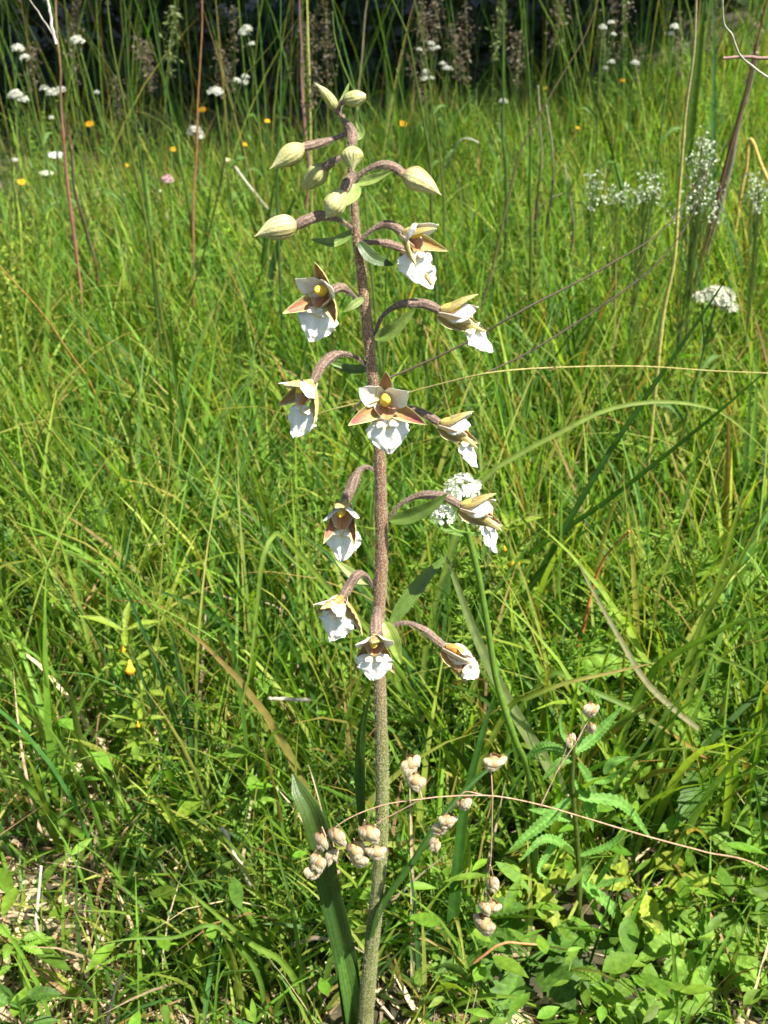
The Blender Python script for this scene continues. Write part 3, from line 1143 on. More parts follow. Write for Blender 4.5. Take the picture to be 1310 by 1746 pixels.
def make_bud(base, tip, width_px, py, Y, path=None, r0=.7, r1=1.2, green=.5, seed=0, blunt=False, label=None, age=0, belly=.34, bow=0.0):
    r = np.random.default_rng(seed)
    base = np.asarray(base)
    tip = np.asarray(tip)
    b = empty('bud', base, orchid)
    if label:
        b['label'] = label
    if path is not None:
        pedicel(list(path) + [base + nrm(tip - base) * .0012], r0 * MM, r1 * MM, b, seed, green=.12)
    n = 26
    t = np.linspace(0, 1, n)
    ax = tip - base
    perp = nrm(np.cross(ax, [0, 1, 0]))
    P = base + t[:, None] * ax + perp * (np.sin(np.pi * t) * bow * np.linalg.norm(ax))[:, None]
    R0 = width_px * mpp(py, Y) * .46
    if blunt:
        rad = np.sin(np.pi * (t * .9 + .06) ** .85) ** .7
    else:
        rad = np.where(t < belly, np.sin(t / belly * math.pi / 2) ** .75, np.cos((t - belly) / (1 - belly) * math.pi / 2) ** 1.25)
        rad = np.maximum(rad, .03)
    rad = np.maximum(rad, .035) * R0
    rad[0] = max(r1 * MM * .6, rad[0])
    T, N, S = frames(P)
    sides = 48
    # three sepals wrapped edge over edge: each sector is its own part
    pale_ = mixc([.40, .46, .13], [.60, .58, .30], np.array(np.clip(1.25 - green, 0, 1)))
    dark = mixc([.28, .32, .08], [.40, .29, .11], np.array(1 - green))
    off = r.uniform(0, 2)
    rad = rad * (1 + .05 * np.sin(t * 9 + seed) * np.sin(np.pi * t))
    for s_ in range(3):
        a0 = off + s_ * 2 * math.pi / 3
        A = np.linspace(a0, a0 + 2 * math.pi / 3 + .22, 20)
        lift = np.linspace(.985, 1.07, 20)
        rb = 1 + .03 * np.cos(A * 14 + s_) + .03 * np.sin(A * 2 + seed)
        rr = rad[:, None] * (lift * rb)[None]
        V = P[:, None] + rr[..., None] * (np.cos(A)[None, :, None] * N[:, None] + np.sin(A)[None, :, None] * S[:, None])
        st = (.5 + .5 * np.cos(A * 14 + s_ + 3.14))[None, :] ** 2 * (1 - .8 * sstep(t, .2, .95))[:, None]
        st = st * np.interp(np.arange(20), np.arange(0, 20, 2.1), r.uniform(.25, 1.3, 10))[None] * (1 + .3 * np.sin(t * 11 + s_)[:, None])
        C = mixc(pale_, dark, np.clip(st, 0, 1))
        C = mixc(C, [.62, .62, .32], (sstep(t, .5, 1.0)[:, None] * .5 + 0 * st))
        blot = r.random((n, 20)); blot = (blot + np.roll(blot, 1, 0) + np.roll(blot, 1, 1)) / 3
        C = mixc(C, [.38, .24, .10], .5 * sstep(blot, .5, .75) + .35 * sstep(np.linspace(0, 1, 20), .9, 1)[None])
        C = mixc(C, PURPLE * 2, (1 - sstep(t, 0, .22))[:, None] * .55 + 0 * st)
        g = Geo()
        g.add(V.reshape(-1, 3), grid_faces(n, 20), C.reshape(-1, 3))
        V2 = V * 1.0 - (V - P[:, None]) * .05
        g.add(V2.reshape(-1, 3), grid_faces(n, 20)[:, ::-1], C.reshape(-1, 3) * .8)
        build('sepal', g, 'sepal', b, base)
    return b


def A(px, py, dy=0.0):
    return at(px, py, OY + dy)


def bract(pts, wpx, label=None, col=(.12, .19, .03), name='bract', fold=.5, hint=(0.1, -.8, .5), tipc=None, prof=None, mat='orchid_green'):
    """pts: (px, py, dy)"""
    P = spline([A(*p) for p in pts], 22)
    t = np.linspace(0, 1, 22)
    w = wpx * mpp(pts[0][1], OY) * .5
    wp = (np.sin(np.pi * t ** .75) ** .7 * .96 + .12 * (1 - t)) if prof is None else prof(t)
    col = np.asarray(col, float)
    C = np.repeat(col[None], 22, 0)
    if tipc is not None:
        C = mixc(col, tipc, sstep(t, .6, 1))
    g = Geo()
    # ribbed leaf: seven ridges across
    T, N, S = frames(P, hint)
    v = np.linspace(-1, 1, 15)
    ridge = .05 * np.cos(v * 18)
    wav = .06 * np.sin(t[:, None] * 17 + (v[None] > 0) * 2.1 + pts[0][0]) * v[None] ** 2
    V = P[:, None] + (w * wp)[:, None, None] * (v[None, :, None] * S[:, None] - ((fold * (1 - abs(v)) + ridge)[None] + wav)[..., None] * N[:, None])
    CC = np.repeat(C[:, None], 15, 1) * (1 + .25 * np.cos(v * 18))[None, :, None]
    g.add(V.reshape(-1, 3), grid_faces(22, 15), CC.reshape(-1, 3))
    V2 = V - .00018 * N[:, None]
    g.add(V2.reshape(-1, 3), grid_faces(22, 15)[:, ::-1], CC.reshape(-1, 3) * 1.1)
    o = build(name, g, mat, orchid, P[0])
    if label:
        o['label'] = label
    return o


CAMV = nrm(np.array([0, -.92, .38]))
UZ = np.array([0, 0, 1.0])

# --- buds, top to bottom
make_bud(A(574, 190), A(535, 140), 21, 165, OY, [A(583, 200), A(579, 195)], .6, .7, green=.9, seed=1, label='small slender pale green bud at the very tip', belly=.3, bow=-.06)
make_bud(A(587, 171, -.004), A(625, 164, -.006), 28, 165, OY, [A(579, 193), A(580, 180), A(584, 174, -.003)], .5, .8, green=.75, seed=2, blunt=True, label='small rounded green bud at the top right of the tip')
make_bud(A(520, 247, -.006), A(460, 288, -.010), 37, 260, OY, [A(592, 228), A(560, 240, -.003), A(535, 247, -.005)], .7, 1.25, green=.6, seed=3, label='pale green pointed bud, uppermost on the left')
make_bud(A(600, 248, -.012), A(602, 291, -.016), 36, 265, OY, [A(586, 205), A(596, 214, -.005), A(603, 230, -.010), A(601, 240, -.012)], .8, 1.3, green=.6, seed=4, label='pale bud hanging in front of the upper stem', belly=.4)
make_bud(A(556, 284, .002), A(517, 321, .004), 36, 300, OY, [A(597, 272), A(580, 270), A(566, 277)], .7, 1.3, green=.85, seed=5, blunt=True, label='olive green blunt bud on a dark stalk, left of the upper stem')
make_bud(A(684, 296, -.002), A(753, 333, -.006), 42, 310, OY, [A(603, 308), A(625, 290), A(650, 281), A(672, 285)], .65, 1.35, green=.45, seed=6, label='plump striped cream bud arching to the right', bow=.05)
make_bud(A(589, 322, -.010), A(556, 372, -.014), 40, 345, OY, [A(601, 300, -.003), A(596, 305, -.006), A(592, 313, -.009)], 1.2, 1.6, green=.6, seed=7, label='short pale bud pressed against the stem, left side', belly=.55)
make_bud(A(509, 384, -.008), A(434, 403, -.012), 45, 395, OY, [A(604, 392), A(580, 376, -.003), A(550, 368, -.006), A(527, 374, -.008)], .65, 1.6, green=.25, seed=8, label='large striped cream bud pointing left', bow=-.05)

# --- bracts
bract([(576, 190, 0), (586, 168, .002), (596, 140, .004)], 9, 'tiny upright bract at the tip', (.16, .24, .05))
bract([(596, 238, 0), (615, 225, .002), (607, 205, .002)], 16, None, (.16, .24, .05))
bract([(605, 312, 0), (635, 305, -.002), (668, 292, -.004)], 17, 'pale green bract under the right arching bud', (.24, .32, .08))
bract([(606, 314, -.006), (603, 330, -.010), (586, 352, -.012)], 22, 'pale bract in front of the upper stem', (.26, .34, .10))
bract([(602, 394, 0), (570, 412, -.002), (530, 408, -.004)], 17, None, (.13, .20, .035))
bract([(612, 412, -.002), (635, 438, -.004), (672, 452, -.002)], 22, None, (.06, .10, .03))
bract([(620, 508, -.003), (600, 522, -.006), (585, 532, -.006)], 13, None, (.16, .22, .05))
bract([(639, 578, -.003), (670, 562, -.006), (709, 525, -.006)], 24, 'pointed green bract below a right hand flower', (.15, .22, .04))
bract([(630, 626, 0), (600, 630, .002), (562, 618, .004)], 17, None, (.10, .17, .03))
bract([(664, 888, -.003), (700, 880, -.006), (738, 862, -.008), (764, 841, -.008)], 24, 'long green bract beneath the flower by the white umbel', (.11, .18, .03))
bract([(640, 995, 0), (610, 985, .002), (572, 955, .004)], 18, 'pale green bract above the lowest left flower', (.28, .36, .10))
bract([(655, 1060, -.006), (668, 1085, -.010), (684, 1132, -.010)], 24, 'folded yellow green bract beside the lowest front flower', (.22, .30, .06))
bract([(667, 1064, 0), (690, 1030, .002), (725, 985, .006), (762, 948, .010)], 25, 'long leafy bract rising to the right', (.10, .17, .03))

# --- flowers
Xr = np.array([1.0, 0, 0])


def V3(x, y, z):
    return np.array([x, y, z], float)


make_flower(A(686, 398, -.004), V3(.80, -.55, -.05), UZ, .92, opn=.45, age=.05, purple=.25, seed=101, path=[A(611, 415), A(630, 395), A(655, 383), A(672, 386, -.002)],
            r0=.6, r1=1.45, label='half open cream flower, uppermost on the right', lat=48, dorsal=32, lipdir=[V3(.55, -.6, -.45), V3(.12, -.3, -.9), V3(.3, -.9, .35)], lip_w=10.5, lip_l=8.5)
make_flower(A(686, 424, .013), V3(.88, -.30, -.30), UZ, .92, opn=.30, age=.05, purple=.25, seed=102, path=[A(620, 414, .006), A(645, 413, .009), A(664, 416, .012)],
            r0=.8, r1=1.4, label='cream flower tucked under the uppermost open one', side=True, lat=26, lipdir=[V3(.85, -.3, -.45), V3(.4, -.3, -.85), V3(.5, -.8, .3)], lip_w=8, lip_l=7, hyl=8)
make_flower(A(561, 498, -.006), V3(-.45, -.80, .12), V3(.05, .1, 1), .98, opn=.75, age=.05, purple=.8, seed=103, path=[A(614, 515), A(598, 500, -.002), A(582, 490, -.004)],
            r0=.6, r1=1.4, label='open flower on the left with yellow centre, highest of the open left ones', lipdir=[V3(-.5, -.65, -.5), V3(-.30, -.3, -.9), V3(-.2, -.9, .35)], lip_w=11.5, lip_l=9, hyl=4.8)
make_flower(A(748, 530, -.004), V3(.95, -.22, .0), UZ, 1.0, opn=.30, age=.1, purple=.3, seed=104, path=[A(639, 572), A(652, 540), A(680, 520), A(715, 517), A(735, 522, -.002)],
            r0=.6, r1=1.5, label='side on flower to the right on a long arched stalk', side=True, dorsal=36, lat=26, pet=20, lat_down=55, lipdir=[V3(.93, -.2, -.30), V3(.76, -.15, -.63), V3(.6, -.45, .62)], lip_w=8, lip_l=9.5, hyl=8.6)
make_flower(A(536, 650, -.006), V3(-.60, -.55, -.35), V3(-.2, -.3, .9), .95, opn=.55, age=.1, purple=.45, seed=105, path=[A(632, 628), A(605, 608), A(575, 604), A(550, 622, -.003)],
            r0=.6, r1=1.7, label='nodding flower on the left with curled white lip', lipdir=[V3(-.42, -.55, -.72), V3(-.38, -.25, -.9), V3(-.45, -.8, .3)], lip_w=10, lip_l=10, hyl=7)
make_flower(A(657, 684, -.020), V3(.03, -.93, .22), UZ, 1.0, opn=.80, age=0, purple=.9, seed=106, path=[A(645, 676, -.002), A(650, 672, -.010), A(655, 678, -.016)],
            hyl=4.6, r0=1.0, r1=1.4, label='fully open flower facing the viewer in the middle of the spike', lip_w=11.5, lip_l=9.2, lipdir=[V3(.08, -.8, -.55), V3(.10, -.3, -.95), V3(0, -.95, .3)], lat_down=22)
make_flower(A(748, 722, -.002), V3(.95, -.20, -.02), UZ, .93, opn=.30, age=.15, purple=.3, seed=107, path=[A(650, 700, .004), A(690, 695, .006), A(725, 706, .002)],
            r0=.7, r1=1.5, label='side on flower right of the fully open one, lip hanging', side=True, dorsal=36, lat=28, pet=26, lat_down=55, lipdir=[V3(.92, -.2, -.36), V3(.48, -.15, -.86), V3(.75, -.55, .4)], lip_w=7.5, lip_l=10, hyl=8.6)
make_flower(A(589, 853, -.008), V3(-.18, -.80, -.42), V3(-.1, -.5, .8), 1.0, opn=.5, age=.1, purple=.8, seed=108, path=[A(640, 803), A(626, 796, -.002), A(613, 802, -.004), A(602, 825, -.006)],
            r0=.6, r1=1.9, label='hooded hanging flower with broad white lip, left of the middle stem', lip_w=11, lip_l=10, lipdir=[V3(-.12, -.55, -.85), V3(-.06, -.25, -.95), V3(-.15, -.9, .4)], hyl=7.5, lat=46, lat_down=45)
make_flower(A(783, 862, -.006), V3(.95, -.22, .0), UZ, 1.02, opn=.25, age=.25, purple=.7, seed=109, path=[A(664, 886), A(680, 862), A(715, 845), A(755, 846, -.003)],
            r0=.65, r1=1.55, label='brownish side on flower in front of the white umbel', side=True, dorsal=34, lat=18, pet=24, lat_down=50, lipdir=[V3(.93, -.1, -.34), V3(.30, -.1, -.95), V3(.8, -.55, .2)], lip_w=7.5, lip_l=10.5, hyl=9.2)
make_flower(A(586, 1016, -.008), V3(-.50, -.70, -.35), V3(-.3, -.4, .85), .95, opn=.4, age=.65, purple=.35, seed=110, path=[A(638, 1002), A(625, 982, -.002), A(610, 980, -.005), A(597, 997, -.006)],
            r0=.6, r1=1.9, label='fading flower with ragged white lip, lowest on the left', lip_w=12, lip_l=9.5, lipdir=[V3(-.38, -.7, -.55), V3(-.25, -.3, -.9), V3(-.3, -.85, .4)], lat=75, hyl=5.5, lat_down=35)
make_flower(A(639, 1084, -.016), V3(-.05, -.93, -.12), V3(0, -.1, .98), .95, opn=.5, age=.45, purple=.4, seed=111, path=[A(643, 1040, -.004), A(643, 1050, -.010), A(641, 1070, -.014)],
            r0=1.4, r1=2.3, label='lowest front flower with frilled white lip and brown throat', lip_w=12, lip_l=9, lipdir=[V3(-.03, -.78, -.6), V3(0, -.25, -.95), V3(0, -.92, .35)], lat=88, hyl=5.5, lat_down=60)
make_flower(A(756, 1102, -.004), V3(.88, -.25, -.35), V3(.3, 0, 1), 1.0, opn=.05, age=.95, purple=.2, seed=112, path=[A(668, 1066), A(695, 1062), A(725, 1075), A(743, 1090, -.002)],
            r0=.7, r1=1.5, label='withered orange brown flower, lowest on the right', side=True, dorsal=13, lat=13, pet=9, lip_w=7, lip_l=5.5, hyl=9, lipdir=[V3(.88, -.4, -.42), V3(.7, -.4, -.6), V3(.5, -.8, .3)])


# --- orchid leaves at the base
def wleaf(t):
    return np.clip(np.sin(np.pi * (t * .86 + .14)) ** .6, .05, 1)


bract([(604, 1760, .004), (590, 1640, .0), (562, 1520, -.006), (545, 1430, -.010), (524, 1372, -.010), (498, 1330, -.002), (500, 1320, -.001)], 38, 'broad dark green basal leaf standing left of the stem', (.045, .10, .02), 'leaf', .6, tipc=(.06, .10, .02), prof=lambda t: np.interp(t, [0, .3, .6, .82, .94, 1], [.9, 1, .9, .95, .7, .1]))
bract([(614, 1800, .006), (600, 1700, .0), (580, 1600, .002), (560, 1500, .004)], 34, None, (.08, .17, .03), 'leaf', .4, prof=lambda t: np.interp(t, [0, .5, 1], [1, .9, .1]))
bract([(618, 1420, .006), (614, 1330, .008), (617, 1250, .008), (631, 1180, .006)], 17, 'narrow leaf standing close behind the stem', (.06, .13, .02), 'leaf', .6)
bract([(634, 1600, -.005), (655, 1540, -.003), (705, 1470, .004), (745, 1410, .012), (800, 1340, .03), (880, 1275, .05)], 26, 'dark green stem leaf reaching up to the right', (.035, .085, .014), 'leaf', .4, hint=(.8, -.5, .2), prof=lambda t: np.interp(t, [0, .15, .4, .7, 1], [.7, 1, .95, .6, .05]))


# ------------------------------------------------------------------ quaking grass with its papery spikelets
def make_quaking():
    QY = .302
    q = lambda px, py, dy=0.0: at(px, py, QY + dy)
    main = [q(1500, 1600, .10), q(1310, 1483, .06), q(1200, 1452, .04), q(1100, 1425, .03), q(1000, 1395, .02), q(920, 1372, .01), q(840, 1357), q(760, 1358), q(715, 1363), q(660, 1371), q(610, 1388), q(575, 1408), q(552, 1432), q(533, 1458), q(528, 1470)]
    base = np.array([main[0][0] + .03, main[0][1] + .01, float(terrain(main[0][0], .42))])
    root = empty('quaking_grass', base, None, 'quaking grass with papery straw spikelets arching in front of the orchid stem', 'grass plant')
    root_m = root
    P = spline([base, base + [-.004, 0, .05]] + main, 120)
    g = Geo()
    rad = np.interp(np.linspace(0, 1, 120), [0, .4, .7, 1], [.0009, .0005, .00033, .0002])
    tube(g, P, rad, mixc([.34, .18, .10], [.46, .31, .20], np.linspace(0, 1, 120)), 7)
    build('stalk', g, 'straw', root, base)
    br = [[(718, 1363), (672, 1388), (648, 1400), (637, 1410)], [(638, 1379), (622, 1405), (609, 1430), (603, 1440)], [(622, 1398), (616, 1415), (612, 1436)],
          [(604, 1430), (608, 1450), (613, 1456)], [(640, 1406), (642, 1430), (643, 1444)], [(556, 1427), (549, 1410), (549, 1424)], [(566, 1416), (564, 1420), (570, 1414)],
          [(540, 1450), (543, 1456), (545, 1458)], [(552, 1430), (562, 1440), (566, 1448)], [(720, 1362), (715, 1345), (704, 1318), (700, 1295)],
          [(806, 1357), (795, 1363), (790, 1366)], [(822, 1355), (795, 1350), (782, 1360)], [(800, 1357), (770, 1380), (757, 1392), (750, 1410), (746, 1430)], [(757, 1392), (764, 1390)], [(752, 1406), (757, 1410)],
          [(840, 1357), (838, 1440), (836, 1475), (828, 1530), (825, 1566)], [(836, 1475), (840, 1490), (840, 1496)], [(830, 1520), (838, 1535), (842, 1541)], [(829, 1520), (826, 1540)],
          [(840, 1357), (838, 1320), (836, 1295), (838, 1285)], [(922, 1374), (945, 1325), (965, 1278), (974, 1252)], [(948, 1318), (985, 1262), (1008, 1232)], [(985, 1262), (1004, 1225), (1012, 1200)]]
    for b in br:
        g = Geo()
        Pb = spline([q(x, y, .002 * (i > 0)) for i, (x, y) in enumerate(b)], 14)
        tube(g, Pb, np.linspace(.0003, .00018, 14), (.48, .30, .20), 5)
        build('branchlet', g, 'straw', root, Pb[0])
    sp = [(549, 1440, 23, 38, 5), (571, 1429, 30, 34, -25), (568, 1463, 19, 34, 10), (545, 1474, 22, 34, 8), (534, 1487, 34, 30, 0), (627, 1425, 35, 34, -20), (640, 1456, 34, 28, -10), (612, 1443, 15, 20, -25),
          (600, 1457, 25, 36, -20), (613, 1471, 32, 30, 5), (699, 1307, 31, 34, 0), (710, 1334, 35, 31, 0), (788, 1373, 30, 22, -30), (765, 1403, 30, 28, 10), (757, 1421, 22, 30, 30), (747, 1444, 16, 30, 15),
          (845, 1303, 40, 28, 15), (838, 1511, 17, 34, -8), (824, 1552, 20, 26, -20), (843, 1552, 27, 28, 20), (827, 1582, 40, 38, 0), (1011, 1214, 28, 30, 5), (1009, 1245, 14, 24, 0), (972, 1264, 14, 27, -4)]
    # papery scale, shared by every spikelet; unit size, hangs along -Z, bulges to -Y
    nu, nv = 8, 9

    def scale_mesh(seed):
        r = np.random.default_rng(seed)
        u = np.linspace(0, 1, nu)
        v = np.linspace(-1, 1, nv)
        U, Vv = np.meshgrid(u, v, indexing='ij')
        w = np.interp(u, [0, .15, .4, .7, .9, 1], [.28, .8, 1, .85, .5, .12])[:, None]
        X = .5 * w * np.sin(Vv * 1.25) / .95
        Yv = -.22 * w * np.cos(Vv * 1.25) * np.sin(np.pi * (U * .8 + .15)) - .05
        Z = -U * .95 + .12 * (Vv ** 2) * U
        V = np.stack([X, Yv, Z], -1)
        C = mixc([.56, .41, .22], [[.88, .83, .66], [.84, .76, .56], [.90, .87, .74]][seed], .5 + .5 * np.cos(Vv * 10)) * (1 - .12 * U[..., None])
        C = mixc(C, [.42, .19, .06], sstep(1 - U, .75, 1) * .7 + sstep(abs(Vv), .72, 1) * .6 + sstep(U, .88, 1) * .3)
        g = Geo()
        g.add(V.reshape(-1, 3), grid_faces(nu, nv), C.reshape(-1, 3))
        Vb = V + np.array([0, .03, 0])
        g.add(Vb.reshape(-1, 3), grid_faces(nu, nv)[:, ::-1], C.reshape(-1, 3) * .9)
        VV, FF, CC, MM_ = g.arrays()
        return mesh_from('scale', VV, FF, CC, ['husk'])
    meshes = [scale_mesh(s) for s in range(3)]
    r = np.random.default_rng(77)
    for (cx, cy, w, h, tilt) in sp:
        m = mpp(cy, QY)
        top = q(cx - math.sin(R(tilt)) * -h * .5 * 0, cy - h * .5, r.uniform(-.001, .001))
        W_, H_ = w * m * 1.02, h * m * 1.06
        s = empty('spikelet', top, root)
        s.rotation_euler = (R(r.uniform(-12, 5)), R(tilt), R(r.uniform(-35, 35)))
        g = Geo()
        cz = np.linspace(-.02, -.92, 9) * H_
        tube(g, np.stack([0 * cz, 0 * cz, cz], 1), np.array([.12, .62, .85, .95, .9, .78, .6, .4, .1]) * W_ * .33, (.50, .36, .17), 10)
        VV, FF, CC, _ = g.arrays()
        co = bpy.data.objects.new('core', mesh_from('core', VV, FF, CC, ['husk']))
        COL.objects.link(co)
        co.parent = s
        nscale = 6 if w > 18 else 5
        first = 1 if r.random() < .5 else -1
        for k in range(nscale):
            f = k / (nscale - 1)
            side = first if k % 2 else -first
            x = side * W_ * (.19 - .12 * f)
            zt = -H_ * (.0 + .52 * f) - (k % 2) * H_ * .03
            wd = W_ * (.66 - .16 * f) * r.uniform(.93, 1.07)
            ln = H_ * (.74 - .22 * f) * r.uniform(.95, 1.05)
            for back in (0, 1):
                o = bpy.data.objects.new('scale', meshes[(k + back) % 3])
                COL.objects.link(o)
                o.parent = s
                o.location = (x, (-1 if back == 0 else 1) * W_ * (.06 - .03 * f), zt)
                o.rotation_euler = (R(r.uniform(-6, 6) - 6), R(-side * (16 - 8 * f) + r.uniform(-8, 8)), R((180 if back else 0) + (side * 26 if back == 0 else -side * 26)))
                o.scale = (wd, wd * 1.05, ln)


make_quaking()


# ------------------------------------------------------------------ single grass blades and stalks that stand out
def hero_blade(pts, Y, wpx, col, label, cat='grass blade', name='grass_plant', tipc=None, fold=.35, hint=(.15, -.8, .6), ext=True, prof=None, twist=0.0, mat='grass_blade', group=None, tip_first=True):
    """pts in pixels from tip to base; Y scalar or list"""
    Ys = [Y] * len(pts) if np.ndim(Y) == 0 else list(np.interp(np.linspace(0, 1, len(pts)), np.linspace(0, 1, len(Y)), Y))
    P = [at(a, b, y) for (a, b), y in zip(pts, Ys)]
    mid = pts[len(pts) // 2]
    w = wpx * mpp(mid[1], Ys[len(pts) // 2]) * .5
    if ext:
        e = P[-1]
        d = nrm(P[-1] - P[-2])
        d[1] *= .3
        zt = float(terrain(e[0], e[1]))
        h = e[2] - zt
        if h > .004:
            dd = nrm(np.array([d[0] * .5, d[1], -1]))
            P.append(e + dd * (h * .5))
            q = e + np.array([dd[0] * .6, dd[1] * .6, -1]) * h
            q[2] = float(terrain(q[0], q[1])) - .003
            P.append(q)
    P = spline(P, 40)
    P[:, 2] = np.maximum(P[:, 2], terrain(P[:, 0], P[:, 1]) - .003)
    t = np.linspace(0, 1, 40)
    pr = np.clip(np.sin(np.pi * np.clip(t * .5, 0, 1)) ** .55, .04, 1) * (1 - .25 * sstep(t, .7, 1)) if prof is None else prof(t)
    c = mixc(col if tipc is None else tipc, col, sstep(t, .0, .35) if tipc is not None else t * 0)
    g = Geo()
    ribbon(g, P, w * pr, c, fold, hint, twist)
    o = build(name, g, mat, origin=P[-1])
    tag(o, label, cat, group)
    return o


def hash_(t):
    return sum((i + 7) * ord(c) for i, c in enumerate(t))


def hero_stalk(pts, Y, wpx, col, label, cat='dry stalk', name='dry_stalk', ext=True, tipc=None, group=None, taper=.45, sides=7, nodes=0, mat='straw', parts=None):
    Ys = [Y] * len(pts) if np.ndim(Y) == 0 else list(np.interp(np.linspace(0, 1, len(pts)), np.linspace(0, 1, len(Y)), Y))
    P = [at(a, b, y) for (a, b), y in zip(pts, Ys)]
    mid = pts[len(pts) // 2]
    w = wpx * mpp(mid[1], Ys[len(pts) // 2]) * .5
    if ext:
        e = P[-1]
        d = nrm(P[-1] - P[-2])
        zt = float(terrain(e[0], e[1]))
        h = e[2] - zt
        if h > .004:
            dd = d / max(-d[2], .8) if d[2] < 0 else np.array([0, 0, -1.])
            P.append(e + np.array([dd[0] * .5, dd[1] * .3, -1]) * h * .5)
            P.append(np.array([e[0] + dd[0] * .7 * h, e[1] + dd[1] * .4 * h, zt - .004]))
    P = spline(P, 60)
    rj = np.random.default_rng(abs(hash_(label)))
    kn = np.cumsum(rj.normal(0, 1, (13, 3)), 0)
    kn = kn - np.linspace(0, 1, 13)[:, None] * kn[-1]
    jit = np.stack([np.interp(np.linspace(0, 12, 60), np.arange(13), kn[:, q_]) for q_ in range(3)], 1)
    P = P + jit * np.array([1, .6, .5]) * w * .55
    t = np.linspace(0, 1, 60)
    rad = w * (taper + (1 - taper) * sstep(t, 0, .6))
    if nodes:
        for k in range(nodes):
            f = (k + .6) / nodes
            rad = rad * (1 + .5 * np.exp(-((t - f) / .008) ** 2))
    c = mixc(col if tipc is None else tipc, col, sstep(t, 0, .4))
    g = Geo()
    tube(g, P, rad, c, sides)
    o = build(name, g, mat, origin=P[-1])
    tag(o, label, cat, group)
    return o, P


G_BR = (.17, .25, .03)
G_MD = (.08, .17, .02)
G_DK = (.035, .09, .018)
G_BL = (.06, .14, .05)
STRAW = (.45, .36, .14)

hero_blade([(1310, 772), (1265, 730), (1215, 697), (1130, 685), (1040, 697), (960, 735), (890, 772), (830, 812), (790, 880)], [.55, .53, .52, .52], 12, (.19, .26, .05), 'pale yellow green grass blade bowed in a wide arch at right', ext=True)
hero_blade([(1247, 462), (1190, 548), (1120, 650), (1040, 770), (975, 880), (930, 960), (890, 1030)], [.52, .56], 14, (.05, .12, .022), 'dark green blade slanting up across the white flower head at right')
hero_blade([(1330, 612), (1240, 690), (1130, 780), (1040, 850), (960, 905), (900, 950)], [.5, .6], 11, (.05, .12, .022), 'dark green blade crossing low from the right edge toward the middle')
hero_blade([(985, 958), (1010, 1005), (1055, 1085), (1100, 1160), (1150, 1210), (1192, 1243)], [.42, .44], 12, (.28, .26, .14), 'grey green withered blade slanting down right of the lowest flower', ext=False)
hero_blade([(1120, 1129), (1050, 1145), (960, 1166), (900, 1190), (868, 1208)], [.40, .42], 14, (.22, .29, .04), 'short yellow green blade with browned tip lying almost level', tipc=(.45, .32, .12), ext=True)
hero_blade([(1258, 1335), (1200, 1290), (1130, 1240), (1060, 1200), (990, 1170), (940, 1150)], [.44, .47], 13, (.12, .2, .03), 'green blade with a reddish drooping tip at right', tipc=(.36, .12, .05))
hero_blade([(960, 660), (962, 740), (972, 820), (985, 880), (1000, 975)], [.70, .75], 10, G_BR, 'slim bright green blade standing right of the middle')
hero_blade([(403, 1232), (425, 1150), (437, 1050), (447, 960), (462, 918), (480, 912), (520, 955), (570, 1015), (640, 1090)], [.44, .47, .5], 13, (.15, .23, .03), 'grass blade bent over in a sharp hook left of the stem')
hero_blade([(755, 935), (780, 1000), (810, 1080), (850, 1165), (905, 1260), (950, 1330)], [.40, .43], 26, (.20, .25, .09), 'broad grey green blade behind the white umbel stalk')
hero_blade([(845, 1180), (820, 1260), (792, 1380), (778, 1500), (768, 1620), (752, 1746)], [.37, .36], 24, (.05, .13, .02), 'upright dark green blade right of the orchid stem base')
hero_blade([(700, 1480), (708, 1560), (714, 1640), (720, 1746)], .35, 11, G_BL, 'thin blue green blade rising close to the stem base')
hero_blade([(1310, 1055), (1260, 1060), (1210, 1085), (1160, 1110), (1110, 1150)], [.42, .46], 20, (.14, .24, .03), 'bright broad blade drooping in from the right edge')
hero_blade([(1310, 1170), (1270, 1140), (1230, 1125), (1190, 1120)], [.40, .45], 16, (.16, .25, .04), 'curved light blade below the broad drooping one at right')
hero_blade([(505, 330), (480, 400), (462, 470), (455, 560), (450, 640)], [1.05, 1.1], 16, G_BL, 'dark blue green blade standing left behind the upper orchid')
hero_blade([(470, 300), (455, 400), (447, 480), (443, 560)], [1.1, 1.2], 13, G_BL, 'second blue green blade left behind the upper orchid, further left')
hero_blade([(1215, -20), (1218, 120), (1215, 300), (1212, 420)], [1.4, 1.45], 12, (.07, .16, .05), 'tall upright green blade at the top right')
hero_blade([(1205, -20), (1195, 60), (1180, 190), (1165, 320)], [1.5, 1.6], 26, (.10, .17, .03), 'wide upright green blade behind the straw stalk at the top right')
hero_blade([(0, 1268), (40, 1330), (95, 1390), (150, 1430)], [.42, .44], 16, (.14, .23, .03), 'bright green blade entering low from the left edge')
hero_blade([(300, 1500), (370, 1560), (430, 1610), (480, 1640)], [.33, .33], 12, (.15, .25, .03), 'short bright blade lying over the straw litter at the bottom left', ext=True)
hero_blade([(165, 1610), (230, 1600), (300, 1598), (370, 1580)], [.32, .33], 10, (.12, .22, .03), 'narrow blade lying level near the bottom left', ext=True)
hero_blade([(455, 1370), (470, 1440), (500, 1560), (520, 1700)], [.33, .33], 8, (.13, .22, .04), 'thin upright blade left of the broad basal leaf')
hero_blade([(1310, 1530), (1240, 1522), (1170, 1525), (1100, 1545), (1060, 1575)], [.38, .42], 10, (.16, .24, .03), 'narrow blade bowed level above the lower right corner')
hero_blade([(1150, 1746), (1152, 1680), (1148, 1610)][::-1], [.33, .33], 14, (.13, .22, .03), 'stout short blade standing at the lower right')
